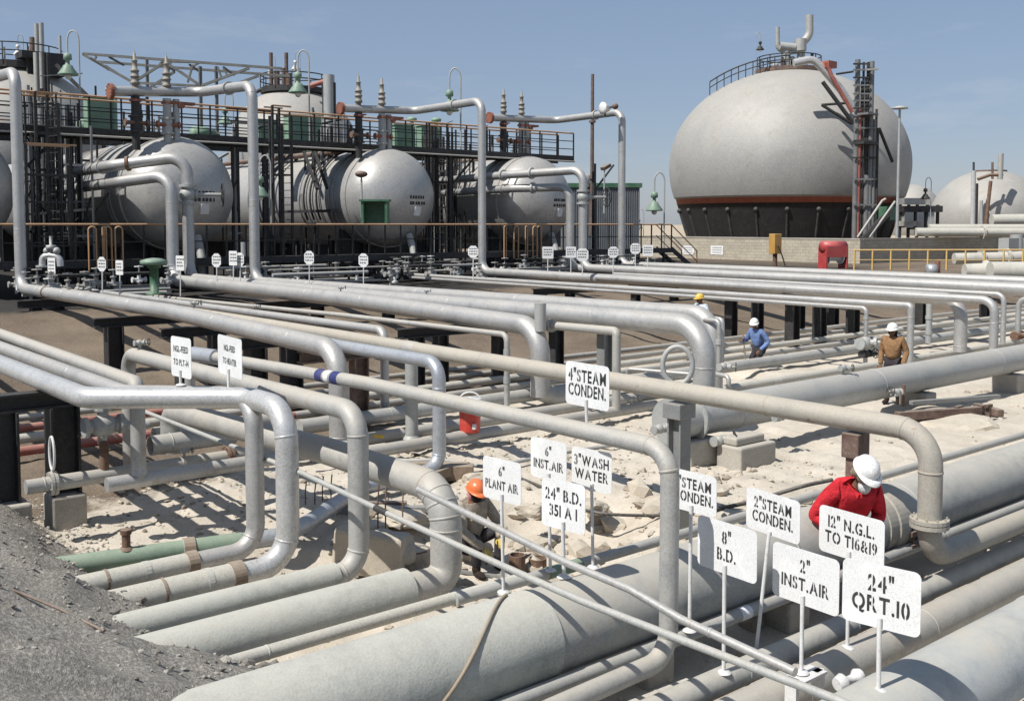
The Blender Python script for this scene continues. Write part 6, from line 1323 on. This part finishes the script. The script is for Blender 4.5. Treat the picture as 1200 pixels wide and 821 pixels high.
lump('square edged concrete lump left of the seated man', 488, 655, (.26, .22, .2), 3, BRK, .1); lump('long concrete lump below the taped joint of the thin line', 458, 640, (.34, .18, .2), 5, CONC, .05); WS = gp(432, 640, .05); block('concrete_stump', 'broken concrete wall stump behind the tan topped riser', WS - UZ * .08, (.85, .22, .52), .05, BRK, None, Matrix.Rotation(R_(-52), 3, 'Z') @ Matrix.Rotation(R_(6), 3, 'Y'))
lump('pale slab of concrete under the ringed elbow', 470, 603, (.5, .35, .10), 12, BRK, .05); lump('pale lump right of the seated man', 632, 640, (.22, .18, .14), 14, BRK, .02); lump('pale flat stone beyond the seated man', 690, 592, (.3, .2, .10), 17, BRK, .02)
lump('small pale stone beside the 6" INST.AIR post', 622, 598, (.22, .16, .1), 19, BRK, .02); lump('pale stone in front of the timber baulk', 560, 562, (.26, .2, .12), 23, BRK, .02); lump('sand coloured heap under the rusty beams', 1095, 497, (1.3, .8, .25), 29, BRK, -.05)
lump('cracked lump left of the ringed elbow', 440, 660, (.3, .25, .2), 31, BRK, 0); lump('pale lump under the widest line near the bottom', 590, 780, (.3, .2, .12), 37, BRK, 0); lump('pale stone under the widest line, right', 750, 772, (.2, .18, .14), 41, BRK, 0)
for k, (x, y, h) in enumerate(((358, 594, .35), (369, 595, .35), (378, 592, .4), (388, 590, .4), (443, 624, .6), (452, 634, .75), (472, 628, .65))):
    q = gp(x, y, -.05); pts = [q, q + UZ * h * .6, q + Vector((.03, .02, h))]; tag(MB().tube(pts, .010, 6).build('rebar', RUST), 'rusty reinforcing bar sticking up by the thin two inch line', 'reinforcing bar', 'reinforcing bars in the excavation')
q = gp(446, 640, .3); loose('rebar', 'bent reinforcing bar lying crosswise in the excavation', 'reinforcing bar', [q, q + RV * .3 - UZ * .12, q + RV * .55 - UZ * .06], .010, RUST)
for (x, y, r, h, lab) in ((606, 676, .10, .28, 'dark rusty can beside the seated man, left'), (630, 672, .11, .2, 'dark rusty can beside the seated man, right')):
    q = gp(x, y, 0); tag(MB().lathe(q, UZ, [(0, .02), (0, r), (h, r), (h, r * .88), (h * .4, r * .85), (h * .4, .02)], 18, smooth=False).build('rusty_can', RUST), lab, 'can')
q = gp(561, 672, .03); m = MB(); m.box(q, (.55, .05, .03), Matrix.Rotation(R_(-60), 3, 'Z')); m.lathe(q + Vector((.14, -.24, .0)), Vector((.5, -.87, 0)), [(0, .02), (.02, .09), (.22, .11), (.3, .02)], 12); tag(m.build('shovel', STEEL), 'grey shovel lying at the feet of the seated man', 'shovel')
q = gp(438, 510, .32); tag(MB().tube([q, q + RV * .16 - UZ * .02], .03, 8).build('yellow_tool', YELL), 'yellow handled tool lying behind the tan line', 'tool')

q = gp(556, 655, -.02); 
lump('low block the seated man perches on', 553, 648, (.26, .24, .22), 43, BRK, .08)
for o in bpy.data.objects:
    if o.parent is None and 'label' in o and 'kind' not in o: o['kind'] = 'thing'
B = Dp(822, 425, 28); block('concrete_sleeper', 'low concrete block under the man in the yellow helmet', (B.x, B.y, .03), (.8, .7, .29), .02).update_tag(); bpy.data.objects['concrete_sleeper'].update_tag()
for o in bpy.data.objects:
    if o.parent is None and 'label' in o and 'kind' not in o: o['kind'] = 'thing'

lump('broken top of the concrete stump', 440, 622, (.24, .18, .14), 47, BRK, .28); lump('chunk fallen in front of the concrete stump', 462, 655, (.22, .16, .13), 51, BRK, .02)
for o in bpy.data.objects:
    if o.parent is None and 'label' in o and 'kind' not in o: o['kind'] = 'thing'
